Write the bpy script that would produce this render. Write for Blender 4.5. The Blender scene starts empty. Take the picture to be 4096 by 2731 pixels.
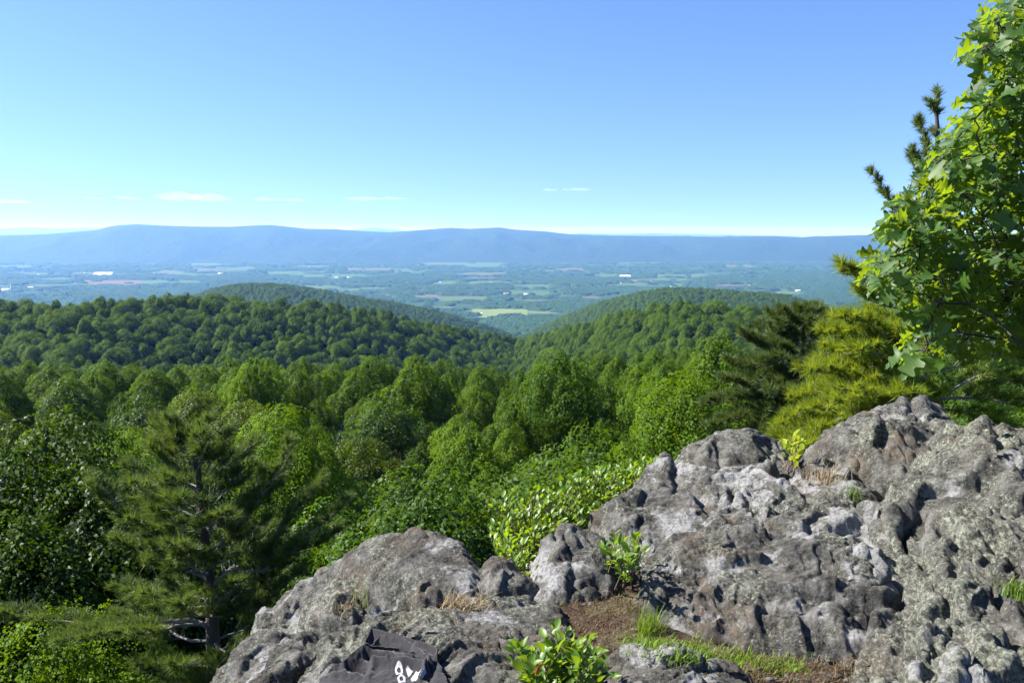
import bpy, math, random
import numpy as np
from mathutils import Vector, Matrix, Euler

sc = bpy.context.scene
random.seed(7)
rng = np.random.default_rng(7)
R = math.radians

# ------------------------------------------------------------------ camera
IMG_W, IMG_H, FOC = 1024.0, 682.0, 887.0
PITCH = R(7.07)
CZ = 1.65
cam_d = bpy.data.cameras.new('camera')
cam = bpy.data.objects.new('camera', cam_d)
sc.collection.objects.link(cam)
cam_d.sensor_width = 36.0
cam_d.lens = 36.0 * FOC / IMG_W
cam_d.clip_start, cam_d.clip_end = 0.05, 300000.0
cam.location = (0, 0, CZ)
cam.rotation_euler = (R(90) - PITCH, 0, 0)
sc.camera = cam

# ------------------------------------------------------------------ sky + sun
SUN_AZ, SUN_EL = R(80), R(43)      # azimuth to the left of the view direction
world = bpy.data.worlds.new('World')
sc.world = world
world.use_nodes = True
wt = world.node_tree
wt.nodes.clear()
wo = wt.nodes.new('ShaderNodeOutputWorld')
bg = wt.nodes.new('ShaderNodeBackground')
sky = wt.nodes.new('ShaderNodeTexSky')
sky.sky_type = 'NISHITA'
sky.sun_disc = False
sky.sun_elevation = SUN_EL
sky.sun_rotation = -SUN_AZ
sky.altitude = 700
sky.air_density = 1.0
sky.dust_density = 0.3
sky.ozone_density = 3.0
tc = wt.nodes.new('ShaderNodeTexCoord')
dip = wt.nodes.new('ShaderNodeVectorMath')      # seen from a mountain the horizon dips below eye level
dip.operation = 'ADD'
dip.inputs[1].default_value = (0, 0, 0.12)
wt.links.new(tc.outputs['Generated'], dip.inputs[0])
wt.links.new(dip.outputs[0], sky.inputs['Vector'])
hs = wt.nodes.new('ShaderNodeHueSaturation')
hs.inputs['Saturation'].default_value = 1.16
hs.inputs['Hue'].default_value = 0.510
wt.links.new(sky.outputs['Color'], hs.inputs['Color'])
wt.links.new(hs.outputs['Color'], bg.inputs['Color'])
wt.links.new(bg.outputs[0], wo.inputs['Surface'])
bg.inputs['Strength'].default_value = 0.078

sun_d = bpy.data.lights.new('sun', 'SUN')
sun_d.energy = 4.8
sun_d.angle = R(0.5)
sun_d.color = (1.0, 0.95, 0.87)
sun = bpy.data.objects.new('sun', sun_d)
sc.collection.objects.link(sun)
SUN_DIR = Vector((-math.sin(SUN_AZ) * math.cos(SUN_EL), math.cos(SUN_AZ) * math.cos(SUN_EL), math.sin(SUN_EL)))
sun.rotation_euler = SUN_DIR.to_track_quat('Z', 'Y').to_euler()
sun.location = (-30, 15, 60)

sc.view_settings.view_transform = 'Standard'
sc.view_settings.look = 'None'
sc.view_settings.exposure = 1.7
sc.view_settings.gamma = 1.0
sc.view_settings.use_curve_mapping = False
cy = sc.cycles
cy.max_bounces = 6
cy.diffuse_bounces = 3
cy.glossy_bounces = 2
cy.transmission_bounces = 3
cy.transparent_max_bounces = 6
cy.volume_bounces = 2
cy.use_denoising = True
cy.caustics_reflective = False
cy.caustics_refractive = False
cy.sample_clamp_indirect = 6.0

# ------------------------------------------------------------------ helpers
def ray(u, v):
    x, y = (u - IMG_W / 2) / FOC, (IMG_H / 2 - v) / FOC
    c, s = math.cos(PITCH), math.sin(PITCH)
    return Vector((x, c + y * s, -s + y * c))

def at(u, v, Y):
    d = ray(u, v)
    k = Y / d.y
    return Vector((d.x * k, Y, CZ + d.z * k))

def at_z(u, v, z):
    d = ray(u, v)
    k = (z - CZ) / d.z
    return Vector((d.x * k, d.y * k, z))

def link(o, parent=None):
    sc.collection.objects.link(o)
    if parent is not None:
        o.parent = parent
    return o

def props(o, label=None, cat=None, group=None, kind=None):
    if label: o['label'] = label
    if cat: o['category'] = cat
    if group: o['group'] = group
    if kind: o['kind'] = kind
    return o

def empty(name, loc=(0, 0, 0)):
    o = bpy.data.objects.new(name, None)
    o.empty_display_size = 0.2
    o.location = loc
    return link(o)

def mesh_np(name, verts, faces, mats, attrs=None, smooth=False, mat_idx=None):
    """faces: one (n,k) array or a list of such arrays."""
    me = bpy.data.meshes.new(name)
    verts = np.asarray(verts, dtype=np.float32)
    if not (isinstance(faces, list) and isinstance(faces[0], np.ndarray)):
        faces = [np.asarray(faces)]
    faces = [np.asarray(f, dtype=np.int32) for f in faces if len(f)]
    me.vertices.add(len(verts))
    me.vertices.foreach_set('co', verts.ravel())
    loops = np.concatenate([f.ravel() for f in faces])
    tot = np.concatenate([np.full(len(f), f.shape[1], np.int32) for f in faces])
    start = np.concatenate([[0], np.cumsum(tot)[:-1]]).astype(np.int32)
    me.loops.add(len(loops))
    me.loops.foreach_set('vertex_index', loops)
    me.polygons.add(len(tot))
    me.polygons.foreach_set('loop_start', start)
    me.polygons.foreach_set('loop_total', tot)
    if smooth:
        me.polygons.foreach_set('use_smooth', np.ones(len(tot), bool))
    for m in (mats if isinstance(mats, (list, tuple)) else [mats]):
        me.materials.append(m)
    if mat_idx is not None:
        me.polygons.foreach_set('material_index', np.asarray(mat_idx, np.int32))
    for k, a in (attrs or {}).items():
        at_ = me.attributes.new(k, 'FLOAT', 'FACE' if len(a) == len(tot) else 'POINT')
        at_.data.foreach_set('value', np.asarray(a, np.float32))
    me.update(calc_edges=True)
    return me

def obj(name, me, parent=None):
    return link(bpy.data.objects.new(name, me), parent)

class MB:
    """collects verts and faces, builds one mesh"""
    def __init__(self):
        self.v, self.f, self.n, self.a = [], {}, 0, {}
    def add(self, v, f, var=None):
        v = np.asarray(v, np.float32); f = np.asarray(f, np.int32)
        self.f.setdefault(f.shape[1], []).append(f + self.n)
        self.a.setdefault(f.shape[1], []).append(np.full(len(f), 0.5) if var is None else np.broadcast_to(var, (len(f),)))
        self.v.append(v); self.n += len(v)
    def tube(self, pts, rad, sides=6, cap=True, var=None):
        pts = np.asarray(pts, float); rad = np.broadcast_to(np.asarray(rad, float), (len(pts),))
        d = np.gradient(pts, axis=0)
        d /= np.linalg.norm(d, axis=1)[:, None] + 1e-9
        ref = np.array([0.31, 0.17, 0.93])
        if abs(d.mean(0) @ ref) > 0.9 * np.linalg.norm(d.mean(0)): ref = np.array([0.9, 0.3, 0.1])
        s = np.cross(d, ref); s /= np.linalg.norm(s, axis=1)[:, None] + 1e-9
        t = np.cross(d, s)
        a = np.linspace(0, 2 * math.pi, sides, endpoint=False)
        ring = pts[:, None, :] + rad[:, None, None] * (np.cos(a)[None, :, None] * s[:, None, :] + np.sin(a)[None, :, None] * t[:, None, :])
        k = len(pts)
        i, j = np.meshgrid(np.arange(k - 1), np.arange(sides), indexing='ij')
        j2 = (j + 1) % sides
        f = np.stack([i * sides + j, i * sides + j2, (i + 1) * sides + j2, (i + 1) * sides + j], -1).reshape(-1, 4)
        self.add(ring.reshape(-1, 3), f, var)
    def mesh(self, name, mats, smooth=False):
        ks = sorted(self.f)
        fs = [np.concatenate(self.f[k]) for k in ks]
        var = np.concatenate([np.concatenate(self.a[k]) for k in ks])
        return mesh_np(name, np.concatenate(self.v), fs, mats, {'var': var}, smooth)

def unit(a):
    return a / (np.linalg.norm(a, axis=-1, keepdims=True) + 1e-9)

# ---- noise
def h2(ix, iy, seed=0):
    with np.errstate(over='ignore'):
        n = (ix.astype(np.int64) * 374761393 + iy.astype(np.int64) * 668265263 + seed * 982451653) & 0xFFFFFFFF
        n = ((n ^ (n >> 13)) * 1274126177) & 0xFFFFFFFF
        n = ((n ^ (n >> 16)) * 2246822519) & 0xFFFFFFFF
        n = n ^ (n >> 15)
    return (n & 0xFFFFFF) / float(0x1000000)

def perlin(x, y, seed=0):
    ix, iy = np.floor(x), np.floor(y)
    fx, fy = x - ix, y - iy
    ix, iy = ix.astype(np.int64), iy.astype(np.int64)
    u, v = fx * fx * fx * (fx * (fx * 6 - 15) + 10), fy * fy * fy * (fy * (fy * 6 - 15) + 10)
    def g(a, b):
        t = h2(ix + a, iy + b, seed) * 2 * math.pi
        return np.cos(t) * (fx - a) + np.sin(t) * (fy - b)
    return ((g(0, 0) * (1 - u) + g(1, 0) * u) * (1 - v) + (g(0, 1) * (1 - u) + g(1, 1) * u) * v) * 1.5

def fbm(x, y, octv=4, seed=0, gain=0.5, ridged=False):
    s, a, t = 0, 1.0, 0
    for o in range(octv):
        n = perlin(x * 2.03 ** o + 17.3 * o, y * 2.03 ** o - 9.1 * o, seed + o)
        if ridged: n = 1 - 2 * np.abs(n)
        s = s + a * n; t += a; a *= gain
    return s / t

def worley(x, y, seed=0):
    ix, iy = np.floor(x).astype(np.int64), np.floor(y).astype(np.int64)
    f1 = np.full(x.shape, 9.0); f2 = f1.copy(); cid = np.zeros(x.shape); tl = np.zeros(x.shape)
    for a in (-1, 0, 1):
        for b in (-1, 0, 1):
            px = ix + a + h2(ix + a, iy + b, seed); py = iy + b + h2(ix + a, iy + b, seed + 5)
            d = np.hypot(px - x, py - y)
            c = h2(ix + a, iy + b, seed + 9)
            m = d < f1
            f2 = np.where(m, f1, np.minimum(f2, d)); cid = np.where(m, c, cid); f1 = np.where(m, d, f1)
            an = h2(ix + a, iy + b, seed + 13) * 6.283; tl = np.where(m, (x - px) * np.cos(an) + (y - py) * np.sin(an), tl)
    return f1, f2, cid, tl

def h3(ix, iy, iz, seed):
    return h2(ix + iz * 7919, iy - iz * 104729, seed)

def perlin3(p, seed=0):
    i = np.floor(p); f = p - i; i = i.astype(np.int64)
    u = f * f * f * (f * (f * 6 - 15) + 10); out = 0
    for a in (0, 1):
        for b in (0, 1):
            for c in (0, 1):
                t = h3(i[:, 0] + a, i[:, 1] + b, i[:, 2] + c, seed) * 6.283; zc = h3(i[:, 0] + a, i[:, 1] + b, i[:, 2] + c, seed + 71) * 2 - 1
                r = np.sqrt(1 - zc * zc)
                g = r * np.cos(t) * (f[:, 0] - a) + r * np.sin(t) * (f[:, 1] - b) + zc * (f[:, 2] - c)
                out = out + g * np.where(a, u[:, 0], 1 - u[:, 0]) * np.where(b, u[:, 1], 1 - u[:, 1]) * np.where(c, u[:, 2], 1 - u[:, 2])
    return out * 1.5

def fbm3(p, octv, seed, gain=0.5, ridged=False):
    s, a, t = 0, 1.0, 0
    for o in range(octv):
        n = perlin3(p * 2.03 ** o + 13.7 * o, seed + o)
        if ridged: n = 1 - 2 * np.abs(n)
        s = s + a * n; t += a; a *= gain
    return s / t

def facet3(p, seed):
    """broken-rock facets: every cell is a small tilted plane, with the distance to its border"""
    i = np.floor(p).astype(np.int64)
    f1 = np.full(len(p), 9.0); f2 = f1.copy(); v = np.zeros(len(p))
    for a in (-1, 0, 1):
        for b in (-1, 0, 1):
            for c in (-1, 0, 1):
                q = [i[:, 0] + a, i[:, 1] + b, i[:, 2] + c]
                d = [p[:, k] - q[k] - h3(*q, seed + k) for k in range(3)]
                r = np.sqrt(d[0] ** 2 + d[1] ** 2 + d[2] ** 2)
                an, el = h3(*q, seed + 3) * 6.283, h3(*q, seed + 4)
                w = (el - 0.5) * 0.7 + (d[0] * np.cos(an) + d[1] * np.sin(an)) * 0.8 + d[2] * (el - 0.5)
                m = r < f1
                f2 = np.where(m, f1, np.minimum(f2, r)); v = np.where(m, w, v); f1 = np.where(m, r, f1)
    return v, f2 - f1

def sstep(a, b, x):
    t = np.clip((x - a) / (b - a), 0, 1)
    return t * t * (3 - 2 * t)

# ---- materials
class Mat:
    def __init__(self, name):
        self.m = bpy.data.materials.new(name); self.m.use_nodes = True
        self.t = self.m.node_tree; self.t.nodes.clear()
        self.out = self.t.nodes.new('ShaderNodeOutputMaterial')
        self._pos = None
    def n(self, typ, ins=None, **kw):
        nd = self.t.nodes.new('ShaderNode' + typ)
        for k, v in kw.items(): setattr(nd, k, v)
        for k, v in (ins or {}).items():
            s = nd.inputs[k]
            if isinstance(v, bpy.types.NodeSocket): self.t.links.new(v, s)
            elif isinstance(v, bpy.types.Node): self.t.links.new(v.outputs[0], s)
            else: s.default_value = v
        return nd
    def pos(self):
        if self._pos is None: self._pos = self.n('TexCoord').outputs['Object']
        return self._pos
    def map(self, scale=(1, 1, 1), rot=(0, 0, 0), src=None):
        return self.n('Mapping', {'Vector': src or self.pos(), 'Scale': scale, 'Rotation': rot}).outputs[0]
    def noise(self, scale, detail=4, rough=0.6, src=None, dist=0.0):
        return self.n('TexNoise', {'Vector': src or self.pos(), 'Scale': scale, 'Detail': detail, 'Roughness': rough, 'Distortion': dist}).outputs['Fac']
    def voro(self, scale, src=None, feature='F1', out='Distance', rnd=1.0):
        return self.n('TexVoronoi', {'Vector': src or self.pos(), 'Scale': scale, 'Randomness': rnd}, feature=feature).outputs[out]
    def ramp(self, fac, stops, interp='LINEAR'):
        nd = self.n('ValToRGB', {'Fac': fac}); cr = nd.color_ramp; cr.interpolation = interp
        while len(cr.elements) < len(stops): cr.elements.new(0.5)
        for e, (p, c) in zip(cr.elements, stops):
            e.position = p; e.color = (c, c, c, 1) if isinstance(c, (int, float)) else (*c, 1)
        return nd.outputs['Color']
    def mix(self, fac, a, b, blend='MIX'):
        nd = self.n('Mix', data_type='RGBA', blend_type=blend)
        for idx, v in ((0, fac), (6, a), (7, b)):
            s = nd.inputs[idx]
            if isinstance(v, bpy.types.NodeSocket): self.t.links.new(v, s)
            elif idx == 0: s.default_value = v
            else: s.default_value = (*v, 1) if len(v) == 3 else v
        return nd.outputs[2]
    def math(self, op, a, b=0.0, c=None, clamp=False):
        nd = self.n('Math', operation=op, use_clamp=clamp)
        for i, v in enumerate((a, b) if c is None else (a, b, c)):
            if isinstance(v, bpy.types.NodeSocket): self.t.links.new(v, nd.inputs[i])
            else: nd.inputs[i].default_value = v
        return nd.outputs[0]
    def bump(self, h, strength=0.5, dist=0.01, normal=None):
        d = {'Height': h, 'Strength': strength, 'Distance': dist}
        if normal is not None: d['Normal'] = normal
        return self.n('Bump', d).outputs[0]
    def bsdf(self, color, rough=0.8, normal=None, spec=0.3, **kw):
        p = self.n('BsdfPrincipled')
        for k, v in {'Base Color': color, 'Roughness': rough, 'Specular IOR Level': spec, **kw}.items():
            s = p.inputs[k]
            if isinstance(v, bpy.types.NodeSocket): self.t.links.new(v, s)
            elif isinstance(v, tuple) and len(v) == 3: s.default_value = (*v, 1)
            else: s.default_value = v
        if normal is not None: self.t.links.new(normal, p.inputs['Normal'])
        return p.outputs[0]
    def done(self, sh, vol=None):
        if sh is not None: self.t.links.new(sh, self.out.inputs['Surface'])
        if vol is not None: self.t.links.new(vol, self.out.inputs['Volume'])
        return self.m

def leaf_mat(name, dark, light, trans, rough=0.38, spec=0.5, tfac=0.35, tint=True, accent=None):
    """double-sided leaf: glossy diffuse face plus light coming through the blade"""
    M = Mat(name)
    var = M.n('Attribute', attribute_name='var').outputs['Fac']
    oi = M.n('ObjectInfo')
    f = M.math('ADD', M.math('MULTIPLY', var, 0.65), M.math('MULTIPLY', oi.outputs['Random'], 0.35))
    col = M.mix(f, dark, light)
    tr = M.mix(f, tuple(c * 0.75 for c in trans), trans)
    if tint:
        col = M.mix(1.0, col, oi.outputs['Color'], 'MULTIPLY')
        tr = M.mix(1.0, tr, oi.outputs['Color'], 'MULTIPLY')
    if accent:
        k = M.math('GREATER_THAN', var, accent[0])
        col = M.mix(k, col, accent[1]); tr = M.mix(k, tr, accent[1])
    b = M.bsdf(col, rough, spec=spec)
    t = M.n('BsdfTranslucent', {'Color': tr}).outputs[0]
    return M.done(M.n('MixShader', {0: tfac, 1: b, 2: t}).outputs[0])

def plain_mat(name, color, rough=0.8, var=0.25, scale=6, bump=0.0, bscale=30, bdist=0.01, spec=0.3):
    M = Mat(name)
    n = M.noise(scale, 5)
    col = M.mix(n, tuple(c * (1 - var) for c in color), tuple(min(1, c * (1 + var)) for c in color))
    nm = M.bump(M.noise(bscale, 4), bump, bdist) if bump else None
    return M.done(M.bsdf(col, rough, nm, spec))

# ================================================================== SETTING
VZ = -400.0
FOREST_D, FOREST_L = (0.018, 0.045, 0.010), (0.045, 0.095, 0.020)

def forest_floor_mat(name, d, l, sc_, bdist, extra=None):
    M = Mat(name)
    n = M.noise(sc_, 6, 0.7)
    v = M.voro(sc_ * 2.5)
    col = M.mix(M.math('MULTIPLY', n, M.math('SUBTRACT', 1.3, v), clamp=True), d, l)
    return M.done(M.bsdf(col, 0.95, M.bump(M.math('SUBTRACT', n, v), 1.0, bdist), 0.1))

m_ground = forest_floor_mat('leaf_litter_ground', (0.008, 0.010, 0.004), (0.022, 0.026, 0.009), 0.6, 0.4)
m_hillfar = forest_floor_mat('hill_forest', FOREST_D, FOREST_L, 0.05, 6)
m_ridge = forest_floor_mat('ridge_forest', (0.014, 0.03, 0.012), (0.024, 0.045, 0.018), 0.006, 8)

# ---- the wooded slope that carries the near forest and the two hillsides
CREST = [(-260, 300, 520), (-60, 296, 500), (30, 296, 500), (60, 301, 480), (118, 295, 520), (157, 292, 560), (183, 290, 580),
         (226, 294, 590), (261, 297, 600), (327, 301, 640), (370, 306, 680), (435, 320, 760), (479, 329, 830), (518, 338, 900),
         (535, 335, 860), (566, 323, 720), (610, 312, 640), (653, 303, 590), (683, 299, 560), (718, 301, 560),
         (762, 307, 570), (797, 312, 580), (827, 318, 590), (880, 330, 560), (960, 345, 480), (1060, 350, 420), (1300, 350, 420)]
_cp = [at(*c) for c in CREST]
C_T = np.array([p.x / p.y for p in _cp]); C_Y = np.array([p.y for p in _cp]); C_Z = np.array([p.z for p in _cp])
TREE_H = 15.0

def slope_z(x, y):
    x = np.asarray(x, float); y = np.asarray(y, float)
    t = np.clip(x / np.maximum(y, 10), -1.0, 1.0)
    yc = np.interp(t, C_T, C_Y); zc = np.interp(t, C_T, C_Z) - TREE_H + 4.5
    rgt = sstep(0.02, 0.25, t)
    one = np.ones_like(t)
    yb = 0.74 * yc
    zb = CZ - (0.160 - 0.012 * rgt) * yb - TREE_H
    K = [(-40 * one, -1 * one), (0 * one, -3 * one), (5 * one, -4.5 * one), (10 * one, -8.0 * one), (16 * one, -14.0 * one),
         (30 * one, -21.5 + 1.5 * rgt), (60 * one, -25.5 + 2.5 * rgt), (100 * one, -27.0 + 2.0 * rgt), (135 * one, -29.5 + 1.5 * rgt),
         (185 * one, -56 + 8 * rgt), (250 * one, -85 * one), (yb * 0.9, zb - 14), (yb, zb), (yc, zc), (yc * 1.3, zc - 110), (2000 * one, -350 * one), (3000 * one, -440 * one)]
    z = np.full(t.shape, K[0][1])
    for (y0, z0), (y1, z1) in zip(K[:-1], K[1:]):
        s = np.clip((y - y0) / np.maximum(y1 - y0, 1), 0, 1)
        s = s * s * (3 - 2 * s) * 0.5 + s * 0.5
        z = np.where(y >= y0, z0 + (z1 - z0) * s, z)
    und = fbm(x * 0.012, y * 0.012, 3, 11) * np.clip((y - 40) / 160, 0, 1) * 2.2 + fbm(x * 0.15, y * 0.15, 3, 5) * 0.5
    z = z + und * np.where(y > yc * 1.3, 0.3, 1)
    z = z + sstep(4.5, 10, x) * sstep(26, 6, y) * 4.0
    return z

def grid_faces(n, m):
    i, j = np.meshgrid(np.arange(n - 1), np.arange(m - 1), indexing='ij')
    return np.stack([i * m + j, (i + 1) * m + j, (i + 1) * m + j + 1, i * m + j + 1], -1).reshape(-1, 4)

ys = np.concatenate([np.linspace(-30, 20, 40), np.geomspace(21, 3000, 230)])
ts = np.linspace(-1.15, 1.15, 240)
gy, gt = np.meshgrid(ys, ts, indexing='ij')
gx = gt * (np.maximum(gy, 0) + 30)
gz = slope_z(gx, gy)
slope = obj('wooded_slope', mesh_np('wooded_slope', np.stack([gx, gy, gz], -1).reshape(-1, 3), grid_faces(len(ys), len(ts)), m_ground, smooth=True))
props(slope, 'forested mountainside falling away below the rocks', kind='structure')

# ---- valley floor, one flat sheet out to the ridge and beyond it
def valley_mat():
    M = Mat('valley_floor')
    p = M.map((0.0016, 0.0042, 0.003))
    w = M.n('VectorMath', {0: p, 1: M.n('TexNoise', {'Vector': p, 'Scale': 2.0, 'Detail': 3}).outputs['Color']}, operation='ADD').outputs[0]
    cell = M.n('TexVoronoi', {'Vector': w, 'Scale': 1.6}).outputs['Color']
    sep = M.n('SeparateColor', {0: cell})
    pick = M.ramp(M.math('ADD', sep.outputs[0], M.math('MULTIPLY', M.noise(0.0006, 2), 0.25)), [(0.90, 0.0), (0.94, 1.0)])
    fld = M.ramp(sep.outputs[1], [(0.0, (0.06, 0.11, 0.03)), (0.5, (0.08, 0.125, 0.04)), (0.8, (0.11, 0.12, 0.06)), (1.0, (0.13, 0.105, 0.065))])
    wood = M.mix(M.noise(0.02, 5), (0.012, 0.035, 0.008), (0.04, 0.085, 0.018))
    return M.done(M.bsdf(M.mix(pick, wood, fld), 0.95, spec=0.1))
vx, vy = 30000, 25500
valley = obj('valley_floor', mesh_np('valley_floor', [(-vx, 900, VZ), (vx, 900, VZ), (vx, vy, VZ), (-vx, vy, VZ)], [(0, 1, 2, 3)], valley_mat()))
props(valley, 'flat farmland and woods of the wide valley', kind='structure')

# ---- hills and mountain ridges
def ridge_fn(pts, front, back, zb, seed, amp, nsc, ease=1.0):
    P = [at(*p) for p in pts]
    T = np.array([p.x / p.y for p in P]); Y = np.array([p.y for p in P]); Z = np.array([p.z for p in P])
    def f(x, y):
        t = x / y
        yc = np.interp(t, T, Y); zc = np.interp(t, T, Z)
        s = (y - yc) / np.where(y < yc, front, back)
        prof = np.where(np.abs(s) < 1, (0.5 + 0.5 * np.cos(math.pi * np.clip(s, -1, 1))), 0.0) ** ease
        spur = fbm(x * nsc, y * nsc * 0.5, 4, seed, ridged=True)
        return zb + (zc - zb) * prof + amp * spur * prof * (1 - prof) * 4
    return f, T, Y
def ridge_mesh(name, f, T, Y, front, back, nt, ns, mat, label):
    t = np.linspace(T[0], T[-1], nt); s = np.linspace(-1.02, 0.6, ns)
    tt, ss = np.meshgrid(t, s, indexing='ij')
    yc = np.interp(tt, T, Y)
    y = yc + np.where(ss < 0, ss * front, ss * back); x = tt * y
    z = f(x, y)
    return props(obj(name, mesh_np(name, np.stack([x, y, z], -1).reshape(-1, 3), grid_faces(nt, ns)[:, ::-1], mat, smooth=True)), label, kind='structure')

HILLS = {
 'left': [(120, 330, 2300), (170, 305, 2300), (213, 290, 2250), (232, 286, 2220), (252, 284.5, 2200), (275, 285, 2180), (300, 288, 2170), (325, 292, 2160), (350, 297, 2150), (380, 302, 2150),
          (400, 305.5, 2200), (430, 311, 2250), (457, 319, 2300), (490, 330, 2400), (520, 340, 2500), (560, 356, 2600)],
 'right': [(490, 352, 2500), (530, 336, 2400), (566, 317, 2250), (600, 304, 2100), (640, 294, 2000), (660, 291, 1950), (679, 290, 1930), (710, 291.5, 1930), (740, 294, 1930), (760, 295, 1930), (790, 298, 1950),
           (818, 307, 2000), (845, 318, 2100), (880, 330, 2200), (930, 350, 2300)],
 'far_right': [(770, 345, 2900), (815, 318, 2900), (845, 306, 2900), (870, 299, 2900), (900, 294, 2900), (940, 288, 2900), (1000, 284, 2900), (1100, 282, 2900), (1250, 284, 2900)],
}
HF = {}
for key, lab in (('left', 'low wooded hill behind the left hillside'), ('right', 'rounded wooded hill behind the right hillside'), ('far_right', 'wooded hill behind the yellow pine')):
    f, T, Y = ridge_fn([(u, v + 4, y) for u, v, y in HILLS[key]], 1100, 900, VZ - 5, 31 + len(key), 25, 0.002)
    HF[key] = (f, T, Y)
    ridge_mesh('wooded_hill', f, T, Y, 1100, 900, 120, 50, m_hillfar, lab)

RIDGE = [(-420, 240, 15200), (-200, 238, 15000), (-60, 236, 15000), (0, 235.2, 15000), (50, 233.5, 15000), (98, 229.5, 14800), (107, 226.5, 14700), (120, 224.6, 14600), (137, 223.8, 14600), (160, 225, 14600),
         (190, 226, 14700), (230, 226.3, 14800), (255, 225.0, 14800), (268, 224.4, 14800), (285, 226.0, 14800), (305, 228.2, 14800), (335, 228.8, 14800), (365, 230.8, 14900), (390, 232, 15000), (415, 230.0, 15000), (450, 227.4, 15000), (470, 228.4, 15000), (499, 227.0, 15000),
         (515, 229.2, 15000), (545, 231, 15000), (575, 234.4, 15100), (610, 235.2, 15200), (660, 235.8, 15200), (740, 236.6, 15200), (765, 236.0, 15200), (800, 237, 15200), (830, 235.6, 15200), (866, 234.6, 15200), (930, 234, 15200), (1024, 233, 15200), (1300, 235, 15400)]
f, T, Y = ridge_fn(RIDGE, 3600, 3000, VZ - 5, 77, 130, 0.0006, 0.85)
RIDGE_F = f
ridge_mesh('mountain_ridge', f, T, Y, 3600, 3000, 420, 70, m_ridge, 'long blue mountain ridge closing the far side of the valley')
FAR1 = [(-300, 231, 36000), (-40, 229, 36000), (0, 228.0, 36000), (30, 226.8, 36000), (60, 228.2, 36000), (85, 227.3, 36000), (105, 227.4, 36000), (140, 231, 36000)]
FAR2 = [(330, 233, 38000), (352, 229.5, 38000), (375, 227.2, 38000), (395, 229, 38000), (420, 232, 38000)]
FAR3 = [(560, 234.5, 40000), (578, 232.8, 40000), (620, 233.3, 40000), (655, 232.8, 40000), (690, 233.6, 40000), (730, 234.2, 40000), (800, 236, 40000)]
for F_, lab in ((FAR1, 'pale distant mountains behind the left end of the ridge'), (FAR2, 'pale distant mountain behind the dip in the ridge'), (FAR3, 'pale distant mountains behind the right half of the ridge')):
    f, T, Y = ridge_fn(F_, 4000, 3000, VZ - 5, 90, 60, 0.0004)
    ridge_mesh('distant_mountain', f, T, Y, 4000, 3000, 120, 24, m_ridge, lab)

# ---- farm fields: sheets laid on the valley floor
def field_mat(name, c, stripe=0.0):
    M = Mat(name)
    n = M.noise(0.008, 4)
    w = M.n('TexWave', {'Vector': M.map((1, 1, 1), (0, 0, 0.5)), 'Scale': 0.012, 'Distortion': 2.0}).outputs['Fac']
    f_ = M.math('ADD', M.math('MULTIPLY', n, 0.8), M.math('MULTIPLY', w, 0.2))
    return M.done(M.bsdf(M.mix(f_, tuple(k * 0.7 for k in c), tuple(k * 1.25 for k in c)), 0.95, spec=0.1))
FM = {'y': field_mat('bright_meadow', (0.13, 0.175, 0.045)), 'g': field_mat('meadow_grass', (0.055, 0.105, 0.024)), 'p': field_mat('pale_pasture', (0.068, 0.105, 0.032)),
      't': field_mat('ploughed_earth', (0.12, 0.085, 0.055)), 'o': field_mat('hay_stubble', (0.085, 0.09, 0.04))}
FIELDS = [(88, 280, 143, 285.2, 't'), (144, 280, 199, 283.8, 'g'), (70, 282, 89, 285.6, 'g'), (29, 284, 67, 286, 'g'), (43, 277.4, 71, 280.5, 'g'), (20, 272.4, 54, 274.8, 'g'),
          (73, 272, 96, 274.4, 'o'), (0, 265, 30, 268, 'g'), (46, 264.5, 70, 266, 'g'), (190, 260.5, 218, 266, 'p'), (176, 273.2, 218, 275.8, 'g'), (152, 271, 185, 273, 'o'), (96, 273.7, 122, 275.5, 'g'),
          (140, 262.5, 170, 264, 'g'), (218, 266.5, 256, 270, 'g'), (198, 268, 228, 271.5, 'o'), (306, 284.8, 339, 288.8, 'g'), (359, 287, 405, 288.3, 'p'), (365, 293.8, 386, 297.8, 'g'), (386, 294.2, 439, 298.6, 'o'),
          (439, 295.8, 490, 300.5, 'p'), (472, 308.5, 528, 318.5, 'y'), (435, 280.6, 512, 283.8, 'p'), (462, 272, 506, 275, 'o'), (425, 262, 462, 265.5, 'p'), (462, 261.6, 502, 267, 'g'),
          (302, 273.6, 365, 278, 'g'), (256, 271, 298, 273.8, 'g'), (348, 267.5, 390, 271, 'o'), (300, 265, 326, 267, 'g'), (458, 277, 497, 279, 't'), (512, 284, 550, 287.6, 'g'), (533, 290.5, 556, 294.6, 'g'), (512, 299, 558, 302, 'p'),
          (512, 290.5, 532, 293.5, 'g'), (655, 274, 717, 277, 'p'), (640, 278, 690, 281.6, 'g'), (625, 279.2, 652, 281, 't'), (618, 282.6, 682, 287, 'g'), (716, 284.3, 754, 287, 't'), (690, 288.5, 722, 291, 'g'), (774, 290.6, 805, 295.5, 'p'),
          (597, 274.5, 632, 277.8, 'g'), (728, 264.6, 752, 267.5, 'o'), (743, 258.4, 780, 261.4, 'p'), (785, 258.8, 842, 262, 'p'), (512, 257, 545, 262, 'g'), (585, 296, 600, 300, 'o'), (740, 271, 766, 272.4, 'p'),
          (540, 261, 590, 263, 'o'), (395, 269.6, 428, 272, 'g'), (690, 268, 715, 269.4, 'g'), (812, 282, 821, 283.4, 'g'), (405, 289, 430, 290.6, 'o'), (560, 268, 585, 270, 't'), (604, 283.8, 617, 285, 'o')]
field_boxes = []
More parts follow.
